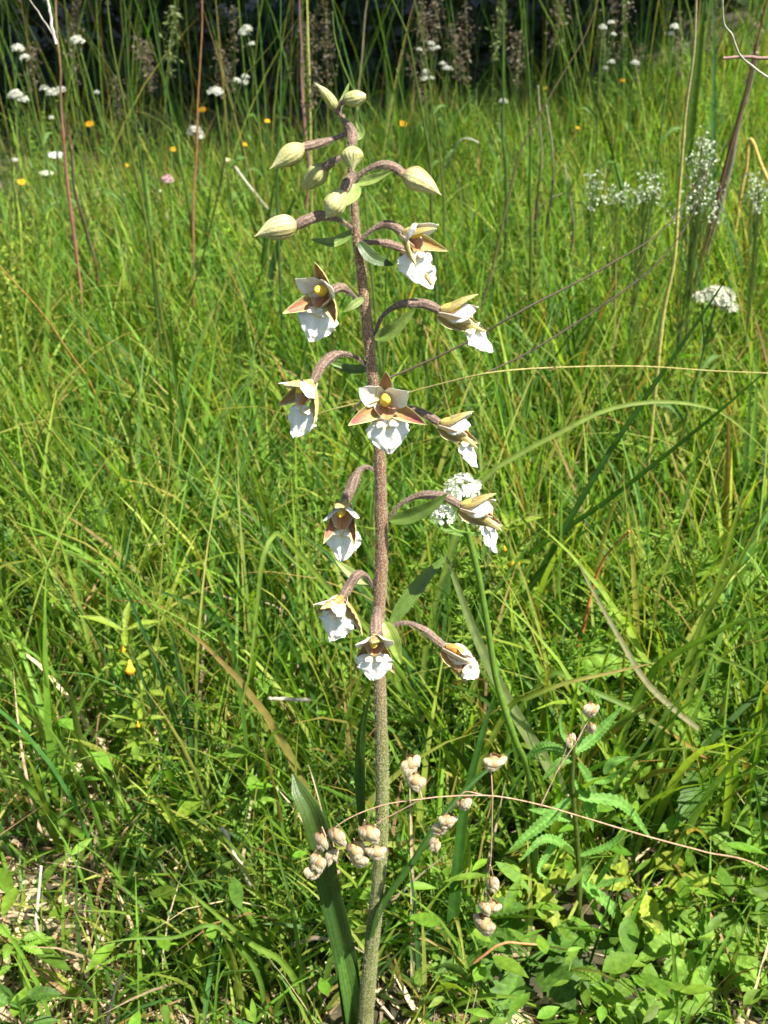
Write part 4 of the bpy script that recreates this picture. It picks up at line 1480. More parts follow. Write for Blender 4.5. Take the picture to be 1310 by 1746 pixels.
bl = [([(205, 985), (250, 1090), (290, 1200), (320, 1300), (345, 1420)], 'blue green stem leaf from a left tuft, leftmost and longest'), ([(222, 1100), (262, 1210), (290, 1310), (318, 1420)], 'blue green blade of the left tuft, shorter and in the middle'),
      ([(290, 1060), (315, 1200), (335, 1320), (352, 1420)], 'blue green blade of the left tuft, rightmost and steepest')]
for p, l in bl:
    hero_blade(p, [.47, .5], 11, (.06, .14, .045), l, group='blades of the blue green tuft at left')
hero_blade([(15, 500), (60, 620), (100, 720), (125, 820), (150, 950)], [.72, .78], 14, G_BR, 'long light green blade leaning at the far left')
hero_blade([(290, 540), (300, 640), (320, 740), (350, 850), (370, 960)], [.72, .78], 13, G_MD, 'middle green blade left of centre leaning right')
hero_blade([(1190, 760), (1165, 860), (1120, 960), (1070, 1040)], [.62, .6], 15, G_MD, 'middle green blade leaning right behind the arched one')
hero_blade([(1310, 860), (1270, 940), (1215, 1030), (1190, 1080)], [.44, .45], 17, G_BR, 'bright steep blade at the right edge')
hero_blade([(1290, 760), (1262, 860), (1235, 960), (1205, 1060)], [.47, .48], 14, G_BR, 'steep green blade at right, inward of the brightest one')

# dry and coloured stalks
hero_stalk([(97, -20), (101, 100), (107, 190), (118, 300), (132, 410), (143, 500), (149, 620)], [1.05, 1.15], 6, (.42, .17, .13), 'tall reddish dry stalk at the upper left', tipc=(.50, .34, .16), nodes=5)
hero_stalk([(104, 175), (122, 250), (132, 330), (150, 400), (165, 470), (170, 560)], [1.1, 1.2], 6, (.17, .12, .08), 'dark withered stalk beside the tall reddish one', nodes=4)
hero_stalk([(80, -20), (88, 40), (96, 75)], .59, 5, (.6, .55, .5), 'pale grey broken stalk tip at the upper left', ext=False, taper=.8)
hero_stalk([(40, -20), (70, 30), (98, 72)], .60, 3, (.35, .32, .25), 'thin pale twig slanting to the reddish stalk', ext=False)
hero_stalk([(-10, 440), (60, 520), (110, 590), (150, 650), (190, 730), (240, 850)], [.7, .88], 5, (.50, .30, .08), 'thin orange brown stalk slanting down from the left edge')
hero_stalk([(509, -20), (511, 60), (514, 140), (521, 230), (525, 300), (520, 380), (515, 420)], [1.4, 1.5], 5, (.46, .20, .20), 'pinkish red grass stem rising left of the orchid tip', tipc=(.55, .30, .32))
hero_stalk([(630, -20), (622, 60), (616, 130), (610, 200), (606, 260)], [1.7, 1.75], 4, (.50, .42, .24), 'straw stem rising behind the orchid tip to the top')
hero_stalk([(400, 284), (425, 322), (455, 362), (478, 395), (500, 425), (515, 455), (528, 480)], [1.3, 1.32], 5, (.12, .13, .05), 'pale bare dry stick leaning behind the left bud', ext=True, taper=.9, tipc=(.50, .46, .38))
hero_stalk([(275, 325), (285, 370), (296, 420)], [1.55, 1.6], 5, (.52, .5, .38), 'short pale dry stick in the grass at upper left', taper=.9)
hero_stalk([(1188, -20), (1180, 90), (1166, 200), (1158, 300), (1150, 420), (1132, 540), (1118, 700), (1100, 850), (1090, 960)], [.70, .76], 8, (.42, .38, .10), 'long straw yellow culm standing at right through the whole meadow', tipc=(.40, .30, .16), nodes=3)
hero_stalk([(1312, -20), (1292, 60), (1270, 150), (1245, 240), (1222, 330), (1200, 420), (1180, 500), (1165, 590), (1150, 680)], [1.0, 1.1], 7, (.15, .06, .04), 'tall dark red brown stalk leaning at the top right', nodes=5, tipc=(.22, .09, .06))
hero_stalk([(1300, 90), (1285, 160), (1262, 230), (1240, 320), (1215, 400), (1185, 470), (1160, 540)], [1.15, 1.25], 13, (.24, .20, .15), 'thick grey weathered stalk behind the dark red one', taper=.5, nodes=4)
hero_stalk([(1233, 0), (1236, 38), (1252, 62), (1264, 90), (1285, 112), (1320, 138)], [.45, .46], 4, (.36, .34, .27), 'pale crooked bare twig at the top right corner', ext=False, taper=.8)
hero_stalk([(1238, 99), (1270, 97), (1325, 99)], .5, 6, (.25, .15, .12), 'level brown twig at the top right corner', ext=False, taper=.9)
hero_stalk([(1320, 320), (1300, 275), (1283, 236), (1276, 290), (1262, 380), (1248, 450), (1236, 520)], [1.25, 1.3], 6, (.52, .36, .10), 'straw bent sharply into a peak at right', taper=.9)
hero_stalk([(1310, 636), (1220, 632), (1100, 624), (980, 625), (850, 634), (760, 652), (690, 670), (560, 700), (500, 730)], [.50, .47, .5], 3, (.34, .30, .10), 'yellow straw lying level across the meadow behind the orchid', ext=False, taper=.7)
hero_stalk([(1240, 240), (1170, 340), (1120, 400), (1020, 460), (905, 520), (800, 580), (700, 628), (655, 650), (600, 700)], [.5, .40, .38], 4, (.06, .045, .03), 'long black wiry twig running down left to the orchid stem', ext=False)
hero_stalk([(1215, 260), (1190, 350), (1120, 450), (1000, 540), (900, 600), (820, 640)], [.55, .5], 3.5, (.07, .05, .035), 'second black wiry twig, parallel and lower', ext=False)
hero_stalk([(818, 243), (800, 236), (784, 241), (772, 262), (762, 280), (748, 296), (738, 330), (730, 400)], [1.45, 1.5], 4, (.20, .17, .13), 'hooked dry twig above the right hand bud', tipc=(.55, .52, .45))
for i, (p, l) in enumerate([([(917, 145), (921, 200), (925, 260), (915, 350), (912, 440), (905, 560)], 'leftmost bare dark twig standing in the meadow right of the orchid'),
                            ([(932, 180), (940, 240), (943, 310), (936, 370), (925, 430), (915, 540)], 'knobbly dark twig between two other bare twigs'),
                            ([(961, 280), (970, 330), (978, 390), (968, 460), (955, 510), (940, 560)], 'rightmost of the three bare dark twigs'),
                            ]):
    hero_stalk(p, [1.15, 1.2], 4.5, (.08, .06, .035), l, cat='twig', name='bare_twig', tipc=(.45, .40, .28), nodes=9, group='bare dark twigs right of the orchid')
hero_stalk([(960, 330), (930, 345), (905, 380), (895, 430), (880, 480)], [1.25, 1.3], 4, (.42, .38, .28), 'pale thin twig bending over between the dark ones', cat='twig', name='bare_twig')
hero_stalk([(1030, 422), (1000, 450), (975, 478), (945, 500)], [1.25, 1.3], 5, (.10, .08, .05), 'short broken twig with a white end', tipc=(.6, .58, .5), cat='twig', name='bare_twig', taper=.9)
hero_stalk([(880, 560), (870, 575), (866, 600), (868, 640)], [1.05, 1.1], 5, (.10, .11, .05), 'pale curled twig end beside the right hand flower', cat='twig', name='bare_twig', taper=.8, tipc=(.5, .48, .4))
hero_stalk([(760, 432), (730, 440), (700, 452), (670, 462), (675, 520)], [1.3, 1.3], 3.5, (.08, .10, .04), 'thin pale twig behind the uppermost right flower', cat='twig', name='bare_twig', tipc=(.5, .46, .34))
hero_stalk([(466, 1192), (495, 1192), (530, 1194)], .45, 7, (.38, .34, .25), 'short pale straw lying left of the stem', ext=False, taper=.9)
hero_stalk([(378, 1410), (405, 1465), (430, 1512)], [.40, .39], 9, (.50, .44, .34), 'pale dead stem lying in the litter at lower left', ext=False, taper=.9)
hero_stalk([(70, 1478), (68, 1520), (62, 1565)], [.37, .365], 6, (.62, .58, .48), 'short pale upright straw at the lower left edge', ext=True, taper=.8)
hero_stalk([(215, 1660), (200, 1690), (185, 1730)], [.30, .30], 8, (.10, .09, .08), 'dark shrivelled seed head in the litter at the bottom left', ext=True, taper=.5)
hero_stalk([(1070, 905), (1045, 930), (1020, 975)], [.52, .53], 8, (.50, .18, .05), 'short rusty orange withered blade in the right meadow', taper=.5)
hero_stalk([(970, 1620), (900, 1608), (850, 1612), (790, 1660)], [.35, .35], 5, (.50, .25, .10), 'thin rusty stalk bowed level right of the stem base', ext=True)
hero_stalk([(150, 560), (165, 620), (175, 690)], [1.0, 1.0], 5, (.40, .12, .10), 'short red stem piece at the left in the grass')

# green culms and seeding grasses that rise to the top edge
tops = [((178, -20), (196, 100), (216, 200), (240, 320), (262, 430), .85, 7, (.13, .17, .03), 'straight green culm left of the tall grasses, reddish joint'),
        ((208, -20), (215, 90), (228, 200), (243, 300), (256, 420), .95, 6, (.07, .14, .03), 'dark green culm just right of the first straight one'),
        ((250, -20), (262, 60), (285, 170), (300, 260), (320, 360), 1.1, 5, (.08, .15, .03), 'thin green culm leaning right at the upper left'),
        ((345, -20), (344, 60), (340, 160), (336, 260), (330, 360), 1.1, 5, (.40, .22, .12), 'copper brown culm standing at the upper left'),
        ((477, -20), (477, 80), (476, 180), (474, 260), (476, 340), .95, 6, (.08, .15, .04), 'upright green culm left of the pinkish stem'),
        ((400, 170), (430, 110), (470, 60), (505, -20), (505, -20), 1.0, 4, (.10, .12, .03), 'olive culm leaning right to the top edge'),
        ((565, 20), (567, 60), (580, 110), (596, 150), (605, 200), .8, 6, (.15, .22, .05), 'green culm just right above the orchid tip'),
        ((660, -20), (690, 60), (705, 140), (715, 200), (728, 300), .9, 7, (.10, .15, .03), 'green culm right of the orchid tip, leaning right'),
        ((700, -20), (716, 50), (728, 110), (736, 180), (748, 260), 1.1, 5, (.14, .18, .04), 'second green culm right of the orchid tip'),
        ((893, -20), (898, 60), (904, 130), (908, 200), (908, 300), 1.0, 6, (.09, .16, .03), 'upright green culm in the top middle right'),
        ((860, -20), (858, 60), (857, 140), (858, 240), (860, 330), 1.15, 7, (.10, .17, .04), 'pale green culm in the top middle'),
        ((675, 115), (690, 200), (682, 260), (670, 330), (660, 420), .6, 5, (.10, .18, .03), 'slim green culm close right of the orchid'),
        ((1030, -20), (1000, 60), (960, 130), (920, 200), (880, 290), 1.0, 5, (.20, .16, .08), 'brown culm slanting steeply across the dark gap at right')]
for t_ in tops:
    *pts, Y, w, c, l = t_
    pts = [p for i, p in enumerate(pts) if i == 0 or p != pts[i - 1]]
    if pts[0][1] > pts[-1][1]:
        pts = pts[::-1]
    hero_stalk(pts, Y, w, c, l, cat='grass stem', name='grass_culm', mat='grass_blade', group='tall culms reaching the top edge', nodes=2)


# ------------------------------------------------------------------ seeding grass panicles against the dark
def make_panicles():
    r = np.random.default_rng(91)
    spots = [(130, 0, 'purple brown panicle at the top left', .2), (60, 95, 'dim grass panicle low at the far left', .3), (235, 75, 'feathery dim panicle right of the white heads', .35), (200, 150, 'small dim panicle among the left stems', .3),
             (300, 30, 'open green panicle with drooping spikelets', .2), (495, 95, 'slender purple seed head beside the pinkish stem', .2), (540, 130, 'small dim seed head right of the pinkish stem', .2),
             (745, 20, 'large pale panicle right of the orchid tip', .2), (765, 60, 'second pale panicle lower and right of the large one', .25), (857, 30, 'bushy green panicle at the top middle', .2), (880, 70, 'dim panicle beside the bushy one', .2),
             (1145, 10, 'brown panicle at the top right', .25), (960, 15, 'thin dim panicle in the top right gap', .3)]
    for k in range(22):
        spots.append((r.uniform(0, 1310), r.uniform(-20, 110), 'dim feathery grass head standing against the dark wood', .3))
    for i, (px, py, lab, dim) in enumerate(spots):
        Y = r.uniform(1.3, 2.0)
        m = mpp(py, Y)
        top = at(px, py - 20, Y)
        gz = float(terrain(top[0] + .03, Y))
        base = np.array([top[0] + r.normal(0, .05), Y + r.normal(0, .04), gz])
        root = empty('seeding_grass', base, None, lab, 'grass plant', 'seeding grasses against the dark wood')
        P = spline([base, base * .55 + top * .45 + [r.normal(0, .01), 0, 0], base * .2 + top * .8, top], 30)
        g = Geo()
        tube(g, P, np.linspace(.0011, .0004, 30), (.12, .16, .04), 6)
        build('stem', g, 'grass_blade', root, base)
        g = Geo()
        n = 170 if i < 13 else 130
        f = r.random(n)
        idx = (29 - f * 6).astype(int)
        c = P[idx]
        spread = (np.sin(np.pi * np.clip(f * .9 + .1, 0, 1)) * .018 + .002)
        d = nrm(r.normal(size=(n, 3)) + [0, 0, .3])
        Q = c + d * spread[:, None] * r.random((n, 1)) + [0, 0, .004]
        col = np.array([.22, .18, .12]) * r.uniform(.4, 1.1, (n, 1))
        if i in (4, 9):
            col = np.array([.22, .28, .10]) * r.uniform(.5, 1.2, (n, 1))
        V, F, C = leaf_cards(Q, nrm(r.normal(size=(n, 3))), r.uniform(.0022, .004, n) * (1 if i < 13 else .62), col * (1 if i < 13 else 1.4), r, 2.2)
        g.add(V, F, C)
        V, F, C = leaf_cards((Q + c) / 2, nrm(np.cross(Q - c, r.normal(size=(n, 3)))), np.full(n, .0012), col * .6, r, 4)
        g.add(V, F, C)
        build('panicle', g, 'husk', root, top)


make_panicles()


# ------------------------------------------------------------------ flowers of the meadow
def florets(geo, C0, Rv, n, size, cols, r, dome=True, flat=.7):
    """many tiny five petalled florets over a dome"""
    for k in range(n):
        d = nrm(r.normal(size=3))
        if dome:
            d[2] = abs(d[2]) * .9 + .05
        p = C0 + d * Rv * r.uniform(.75, 1.05) * np.array([1, 1, flat])
        nor = nrm(d + r.normal(0, .3, 3))
        a = nrm(np.cross(nor, [.3, .5, .8]))
        b = np.cross(nor, a)
        ph = r.uniform(0, 6)
        ang = ph + np.arange(5) * 2 * math.pi / 5
        tip = p + size * (np.cos(ang)[:, None] * a + np.sin(ang)[:, None] * b) + nor * size * .25
        lw = size * .34
        tn = -np.sin(ang)[:, None] * a + np.cos(ang)[:, None] * b
        m1 = p + .6 * (tip - p) + tn * lw
        m2 = p + .6 * (tip - p) - tn * lw
        V = np.stack([np.repeat(p[None], 5, 0), m1, tip, m2], 1).reshape(-1, 3)
        geo.add(V, np.arange(20).reshape(5, 4), np.asarray(cols) * r.uniform(.85, 1.08))


def white_head(px, py, Y, rpx, lab, stem_dx=40, col=(.50, .51, .43), flat=.75, name='white_flower', group='white flower heads at the wood edge', small=(), leaf=True, seed=0, colst=(.14, .22, .05), cat='flower'):
    r = np.random.default_rng(seed + int(px * 7 + py))
    top = at(px, py, Y)
    m = mpp(py, Y)
    bx, by = top[0] + stem_dx * m, Y + .03
    base = np.array([bx, by, float(terrain(bx, by))])
    root = empty(name, base, None, lab, cat, group)
    g = Geo()
    P = spline([base, base * .5 + top * .5 + [r.normal(0, .006), 0, 0], top * .85 + base * .15, top], 26)
    tube(g, P, np.linspace(.0015, .0009, 26), colst, 7)
    build('stem', g, 'grass_blade', root, base)
    R0 = rpx * m * .88
    g = Geo()
    florets(g, top - [0, 0, R0 * .35], R0 * .95, int(55 + rpx * 5), R0 * .22, col, r, flat=flat * 1.3)
    build('flower_head', g, 'petal_far', root, top)
    for (dx, dy, rr) in small:
        c = at(px + dx, py + dy, Y)
        g = Geo()
        tube(g, spline([P[20], (P[20] + c) / 2 + [0, 0, -.003], c], 8), .0006, colst, 5)
        build('branch', g, 'grass_blade', root, P[20])
        g = Geo()
        florets(g, c, rr * m, int(24 + rr * 3), rr * m * .3, col, r, flat=flat * 1.2)
        build('flower_head', g, 'petal_far', root, c)
    if leaf:
        for k in range(4):
            i = 5 + k * 4
            s = P[i]
            a = r.uniform(0, 6.3)
            e = s + np.array([math.cos(a) * .025, math.sin(a) * .02, .012])
            g = Geo()
            ribbon(g, spline([s, (s + e) / 2 + [0, 0, .006], e], 9), np.sin(np.linspace(.15, 3.1, 9)) * .0022, (.09, .17, .03))
            build('leaf', g, 'leaf', root, s)
    return root


WH = [(30, 82, 1.25, 13, 'flat white flower head at the far upper left', 60, ((13, 18, 9),)), (132, 68, 1.2, 14, 'round white flower head above the left stems on a bright green stalk', 95, ()), (27, 160, 1.3, 14, 'cluster of whitish heads on a bright stalk at the far left', 45, ((12, 12, 10), (-6, 6, 8))),
      (90, 157, 1.35, 12, 'wide white head low between the left stalks', 25, ((-14, -4, 8), (14, -2, 8))), (367, 155, 1.25, 15, 'large round white head left above the orchid', 20, ()), (332, 222, 1.6, 15, 'soft white head in the grass below the large round one', 5, ((8, 12, 9),)),
      (421, 48, 1.3, 11, 'double white head high beside the arched stem', 60, ((-4, 10, 10), (9, 28, 6))), (418, 130, 1.5, 8, 'trio of small white heads left of the orchid tip', 10, ((-14, 9, 7), (-2, 12, 8))), (735, 74, 1.5, 8, 'highest little white balls right of the orchid tip', 10, ((2, 11, 6), (-20, 12, 5), (11, 8, 5))),
      (727, 122, 1.5, 8, 'lower little white balls right of the orchid tip', 5, ((-4, 14, 8), (9, 12, 5), (-3, 7, 5))), (761, 116, 1.6, 8, 'pair of small white balls beside the lower ones', 0, ((-6, -6, 6), (6, 3, 6))), (1028, 46, 1.3, 9, 'small white head pair at the top right', 15, ((14, -6, 6), (18, 14, 5))),
      (1083, 107, 1.4, 9, 'greenish white head at the right above the grass', 5, ((-40, 0, 6), (-52, 10, 5))), (1150, 45, 1.1, 10, 'ragged white head near the top right panicle', 8, ((-6, 14, 6),)), (858, 172, 1.6, 9, 'dull cream head in the middle of the dark edge', 5, ()),
      (88, 402, 1.0, 0, '', 0, ())]
for w in WH:
    if w[3]:
        white_head(w[0], w[1], w[2], w[3], w[4], w[5], small=w[6])
for (px, py, Y, rx, lab) in [(95, 260, 1.7, 17, 'flat umbel with the whitest florets at the upper left'), (105, 228 + 110, 1.2, 0, '')]:
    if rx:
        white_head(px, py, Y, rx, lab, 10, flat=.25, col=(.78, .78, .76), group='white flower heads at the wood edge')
white_head(78, 292, 1.5, 13, 'pale cream flat head below the whitest umbel', 6, flat=.3, col=(.55, .6, .42))
white_head(24, 270, 1.7, 9, 'small flat white head at the left edge of the grass', 4, flat=.3)
white_head(88, 160 + 40, 1.5, 6, 'tiny white head under the wide left one', 4)
white_head(165, 157, 1.4, 6, 'tiny greenish white ball beside the bright green stalk', 20)
white_head(286, 305, 1.25, 12, 'pink and white clover like head in the upper left grass', 6, flat=.8, col=(.62, .40, .42), group=None)
white_head(386, 272, 1.4, 7, 'small white and yellow daisy like head left of the orchid', 3, flat=.6, col=(.7, .66, .45), group=None)
white_head(1225, 500, .75, 34, 'large feathery whitish head behind the dark slanting blade', -28, flat=.55, col=(.50, .52, .38), small=((-28, 10, 16), (18, 26, 16)), group=None)
white_head(518, 893, .70, 6, 'tiny lilac flower left of the middle orchid flowers', 2, col=(.42, .20, .45), group='tiny lilac flowers in the turf', leaf=False, small=((-4, 8, 5),))
white_head(282, 888, .80, 5, 'tiny lilac flower low in the left meadow', 2, col=(.36, .20, .45), group='tiny lilac flowers in the turf', leaf=False, small=((-10, 3, 4),))


def yellow_flower(px, py, Y, rpx, lab, col=(.75, .36, .01), n=13):
    r = np.random.default_rng(int(px * 3 + py))
    top = at(px, py, Y)
    m = mpp(py, Y)
    base = np.array([top[0] + r.normal(0, .01), Y + .01, float(terrain(top[0], Y))])
    root = empty('yellow_flower', base, None, lab, 'flower', 'yellow flowers dotted through the meadow')
    g = Geo()
    tube(g, spline([base, (base + top) / 2 + [.004, 0, 0], top], 14), .0007, (.10, .17, .03), 6)
    build('stem', g, 'grass_blade', root, base)
    R0 = rpx * m * .8
    nor = nrm(np.array([r.normal(0, .2), -.45, .85]))
    a = nrm(np.cross(nor, [1, .2, 0]))
    b = np.cross(nor, a)
    for layer in (1.0,):
        for k in range(n):
            ang = k * 2 * math.pi / n
            d = math.cos(ang) * a + math.sin(ang) * b
            g = Geo()
            ribbon(g, spline([top, top + d * R0 * .5 + nor * R0 * .12, top + d * R0 * r.uniform(.9, 1.1)], 6), np.array([.3, .7, 1, 1, .8, .3]) * R0 * .2, np.array(col) * r.uniform(.9, 1.1), .15, hint=nor)
            build('petal', g, 'petal_far', root, top)
    g = Geo()
    florets(g, top, R0 * .3, 14, R0 * .14, (.55, .25, .01), r, flat=.5)
    build('flower_centre', g, 'petal_far', root, top)


for q in [(687, 211, 1.7, 10, 'bright orange yellow daisy right of the orchid tip'), (345, 187, 2.2, 9, 'small orange yellow daisy below the large white head'), (153, 211, 2.3, 10, 'wide orange yellow daisy at the left dark edge'),
          (297, 254, 1.8, 8, 'yellow daisy left of the dark stems'), (37, 310, 1.6, 9, 'yellow daisy at the left edge of the grass'), (456, 206, 1.5, 6, 'small yellow flower left of the orchid tip'), (418, 246, 1.6, 5, 'small orange bud like flower under the tall culms'),
          (217, 282, 1.8, 5, 'faint orange flower in the left grass'), (390, 275, 1.9, 5, 'tiny yellow flower beside the daisy like head'), (1062, 137, 2.0, 6, 'small orange flower at the right dark edge'), (930, 150, 2.1, 5, 'tiny orange flower in the middle right grass'),
          (985, 218, 1.8, 5, 'tiny yellow flower right of the bare twigs')]:
    yellow_flower(*q)


# white bedstraw sprays at the right
def bedstraw(px, py, Y, wpx, hpx, n, lab):
    r = np.random.default_rng(int(px + py))
    m = mpp(py, Y)
    c = at(px, py, Y)
    bx = c[0] + r.normal(0, .01)
    base = np.array([bx, Y, float(terrain(bx, Y))])
    root = empty('bedstraw', base, None, lab, 'wildflower', 'white bedstraw sprays in the right meadow')
    top = c + [0, 0, hpx * m * .5]
    P = spline([base, (base + c) / 2 + [.006, 0, 0], c, top], 24)
    g = Geo()
    tube(g, P, np.linspace(.0009, .0004, 24), (.12, .18, .05), 6)
    build('stem', g, 'grass_blade', root, base)
    g = Geo()
    gb = Geo()
    for k in range(n // 9):
        f = r.random()
        o = c + np.array([r.normal(0, .32) * wpx * m * (1.1 - .8 * f), r.normal(0, .3) * wpx * m * .9, (f - .5) * hpx * m])
        i = int(np.clip(12 + f * 10, 0, 23))
        tube(gb, spline([P[i - 2], (P[i - 2] + o) / 2 + [0, 0, -.002], o], 5), .0003, (.14, .2, .05), 4, cap=False)
        florets(g, o, .0065, 6, .0012, (.52, .56, .42), r, dome=False, flat=1)
    build('branches', gb, 'grass_blade', root, base, kind='stuff')
    build('floret_mass', g, 'petal_far', root, c, kind='stuff')


bedstraw(1195, 270, .85, 50, 80, 300, 'tallest narrow white bedstraw spray beside the dark red stalk')
bedstraw(1190, 345, .84, 75, 70, 380, 'bushy white bedstraw spray below the tallest one')
bedstraw(1105, 320, .95, 60, 45, 260, 'rounded white bedstraw spray right of the bare twigs')
bedstraw(1012, 325, 1.0, 30, 60, 170, 'small upright white bedstraw spray near the bare twigs')
bedstraw(1050, 330, 1.0, 45, 30, 150, 'thin white bedstraw spray between two fuller ones')
bedstraw(1295, 325, .9, 40, 60, 240, 'white bedstraw spray at the right edge')
bedstraw(1060, 60, 1.1, 40, 40, 120, 'faint bedstraw spray high by the dark gap') if False else None


# the white umbel right behind the flower
def make_umbel():
    Y = .385
    q = lambda a, b, d=0.: at(a, b, Y + d)
    pts = [q(798, 906), q(806, 940), q(817, 985), q(832, 1070), q(848, 1165), q(878, 1260), q(905, 1340, .01)]
    base = np.array([pts[-1][0] + .01, Y + .015, float(terrain(pts[-1][0], Y))])
    root = empty('white_umbel', base, None, 'white umbel flower on a smooth green stalk right behind the orchid', 'wildflower')
    g = Geo()
    P = spline([base] + pts[::-1], 50)
    tube(g, P, np.linspace(.0017, .0012, 50), (.12, .22, .03), 12, rib=6, ribamp=.06)
    build('stem', g, 'orchid_green', root, base)
    r = np.random.default_rng(8)
    heads = [(790, 826, 34, 22, 170), (756, 872, 22, 18, 70), (828, 886, 22, 14, 40), (800, 880, 20, 14, 30)]
    hub = q(799, 908)
    for (x, y, rx, ry, n) in heads:
        m = mpp(y, Y)
        c = q(x, y + ry * .2, .004)
        hd = empty('flower_head', c, root)
        g = Geo()
        e = c - [0, 0, ry * m * .7]
        tube(g, spline([hub, (hub + e) / 2 + [0, 0, -.002], e], 8), .0007, (.14, .25, .04), 7)
        for k in range(16):
            a = r.uniform(0, 6.28)
            tt = c + np.array([math.cos(a) * rx * m * .8, math.sin(a) * rx * m * .5, r.uniform(-.2, .5) * ry * m])
            tube(g, spline([e, tt], 3), .00028, (.20, .30, .07), 4, cap=False)
        build('ray', g, 'orchid_green', hd, hub)
        g = Geo()
        florets(g, c - [0, 0, ry * m * .5], rx * m * 1.0, n, .0012, (.74, .76, .64), r, flat=ry / rx * 1.5)
        build('floret_mass', g, 'petal_far', hd, c, kind='stuff')
    for (a, b) in [((742, 890), (775, 905)), ((730, 885), (798, 915)), ((850, 895), (805, 912)), ((822, 955), (806, 925)), ((832, 905), (822, 960))]:
        g = Geo()
        s, e = q(*b), q(*a)
        ribbon(g, spline([s, (s + e) / 2 + [0, 0, -.001], e], 12), np.sin(np.linspace(.2, 3.0, 12)) * .0011, (.13, .23, .04), .4)
        build('leaf', g, 'leaf', root, s)


make_umbel()


# ------------------------------------------------------------------ leafy plants
def toothed_leaf(geo, P, w, col, teeth=14, amp=.28, fold=.3, hint=(.1, -.5, .85), ridges=True, cross=9):
    """lance shaped leaf with saw teeth and pinnate relief"""
    n = teeth * 3 + 1
    P = spline(P, n)
    t = np.linspace(0, 1, n)
    prof = np.sin(np.pi * np.clip(t, 0, 1) ** .75) ** .8
    prof = np.clip(prof, .02, 1)
    ph = (np.arange(n) % 3)
    prof = prof * np.where(ph == 0, 1 + amp * .5, np.where(ph == 1, 1 - amp * .35, 1 - amp * .05))
    T, N, S = frames(P, hint)
    v = np.linspace(-1, 1, cross)
    shift = -(np.abs(v) * .0)  # lateral veins lean forward
    Pv = P[:, None] + (w * prof[:, None] * v)[..., None] * S[:, None] - (w * fold * (1 - np.abs(v)))[None, :, None] * N[:, None] * prof[:, None, None]
    rel = .05 * w * np.cos((t[:, None] * teeth - np.abs(v)[None] * 1.3) * 2 * math.pi)
    Pv = Pv + rel[..., None] * N[:, None] * (prof[:, None] * (1 - np.abs(v))[None] * 2)[..., None]
    C = np.repeat(np.repeat(np.asarray(col, float)[None, None], n, 0), cross, 1)
    C = C * (1 + .35 * np.exp(-(v / .15) ** 2))[None, :, None] * (1 + .18 * np.cos((t[:, None] * teeth - np.abs(v)[None] * 1.3) * 2 * math.pi))[..., None]
    geo.add(Pv.reshape(-1, 3), grid_faces(n, cross), C.reshape(-1, 3))


def make_serrated():
    Y = .385
    q = lambda a, b, d=0.: at(a, b, Y + d)
    pts = [q(978, 1270), q(976, 1340), q(984, 1430), q(988, 1520), q(985, 1620), q(990, 1720)]
    base = np.array([pts[-1][0], Y, float(terrain(pts[-1][0], Y))])
    root = empty('serrated_herb', base, None, 'upright herb with narrow saw toothed leaves behind the quaking grass', 'plant')
    g = Geo()
    P = spline(pts[::-1], 40)
    P[0] = base
    tube(g, P, np.linspace(.0015, .001, 40), (.11, .15, .03), 10, rib=4, ribamp=.1)
    build('stem', g, 'leaf', root, base)
    L = [((978, 1285), (1015, 1255), (1063, 1203), 15), ((975, 1290), (930, 1272), (890, 1300), 15), ((980, 1295), (955, 1300), (925, 1330), 12), ((985, 1300), (1005, 1330), (1018, 1395), 16), ((978, 1330), (1000, 1365), (1012, 1420), 17),
         ((985, 1360), (1060, 1370), (1112, 1432), 17), ((975, 1360), (930, 1400), (868, 1450), 17), ((985, 1450), (1000, 1500), (1022, 1575), 19), ((985, 1500), (1045, 1550), (1082, 1630), 17), ((980, 1450), (930, 1430), (885, 1470), 13),
         ((988, 1590), (985, 1670), (1004, 1742), 17), ((1030, 1320), (1045, 1300), (1075, 1290), 13), ((1000, 1330), (1035, 1330), (1060, 1310), 10), ((985, 1460), (1040, 1440), (1075, 1405), 9), ((1015, 1510), (1040, 1470), (1050, 1455), 8), ((1015, 1512), (1055, 1500), (1072, 1502), 8),
         ((975, 1400), (930, 1385), (900, 1380), 12), ((960, 1420), (920, 1480), (935, 1500), 10), ((980, 1280), (960, 1250), (955, 1215), 9), ((985, 1275), (995, 1240), (990, 1210), 7), ((985, 1560), (940, 1600), (925, 1690), 12), ((988, 1630), (1040, 1620), (1080, 1650), 11)]
    r = np.random.default_rng(4)
    for a, b, c, w in L:
        g = Geo()
        k = r.uniform(-.012, .006)
        toothed_leaf(g, [q(*a), q(*b, k), q(*c, k * 1.6)], w * .62 * mpp(a[1], Y), np.array([.15, .31, .06]) * r.uniform(.8, 1.25), teeth=16, amp=.35)
        build('leaf', g, 'leaf', root, q(*a))


make_serrated()


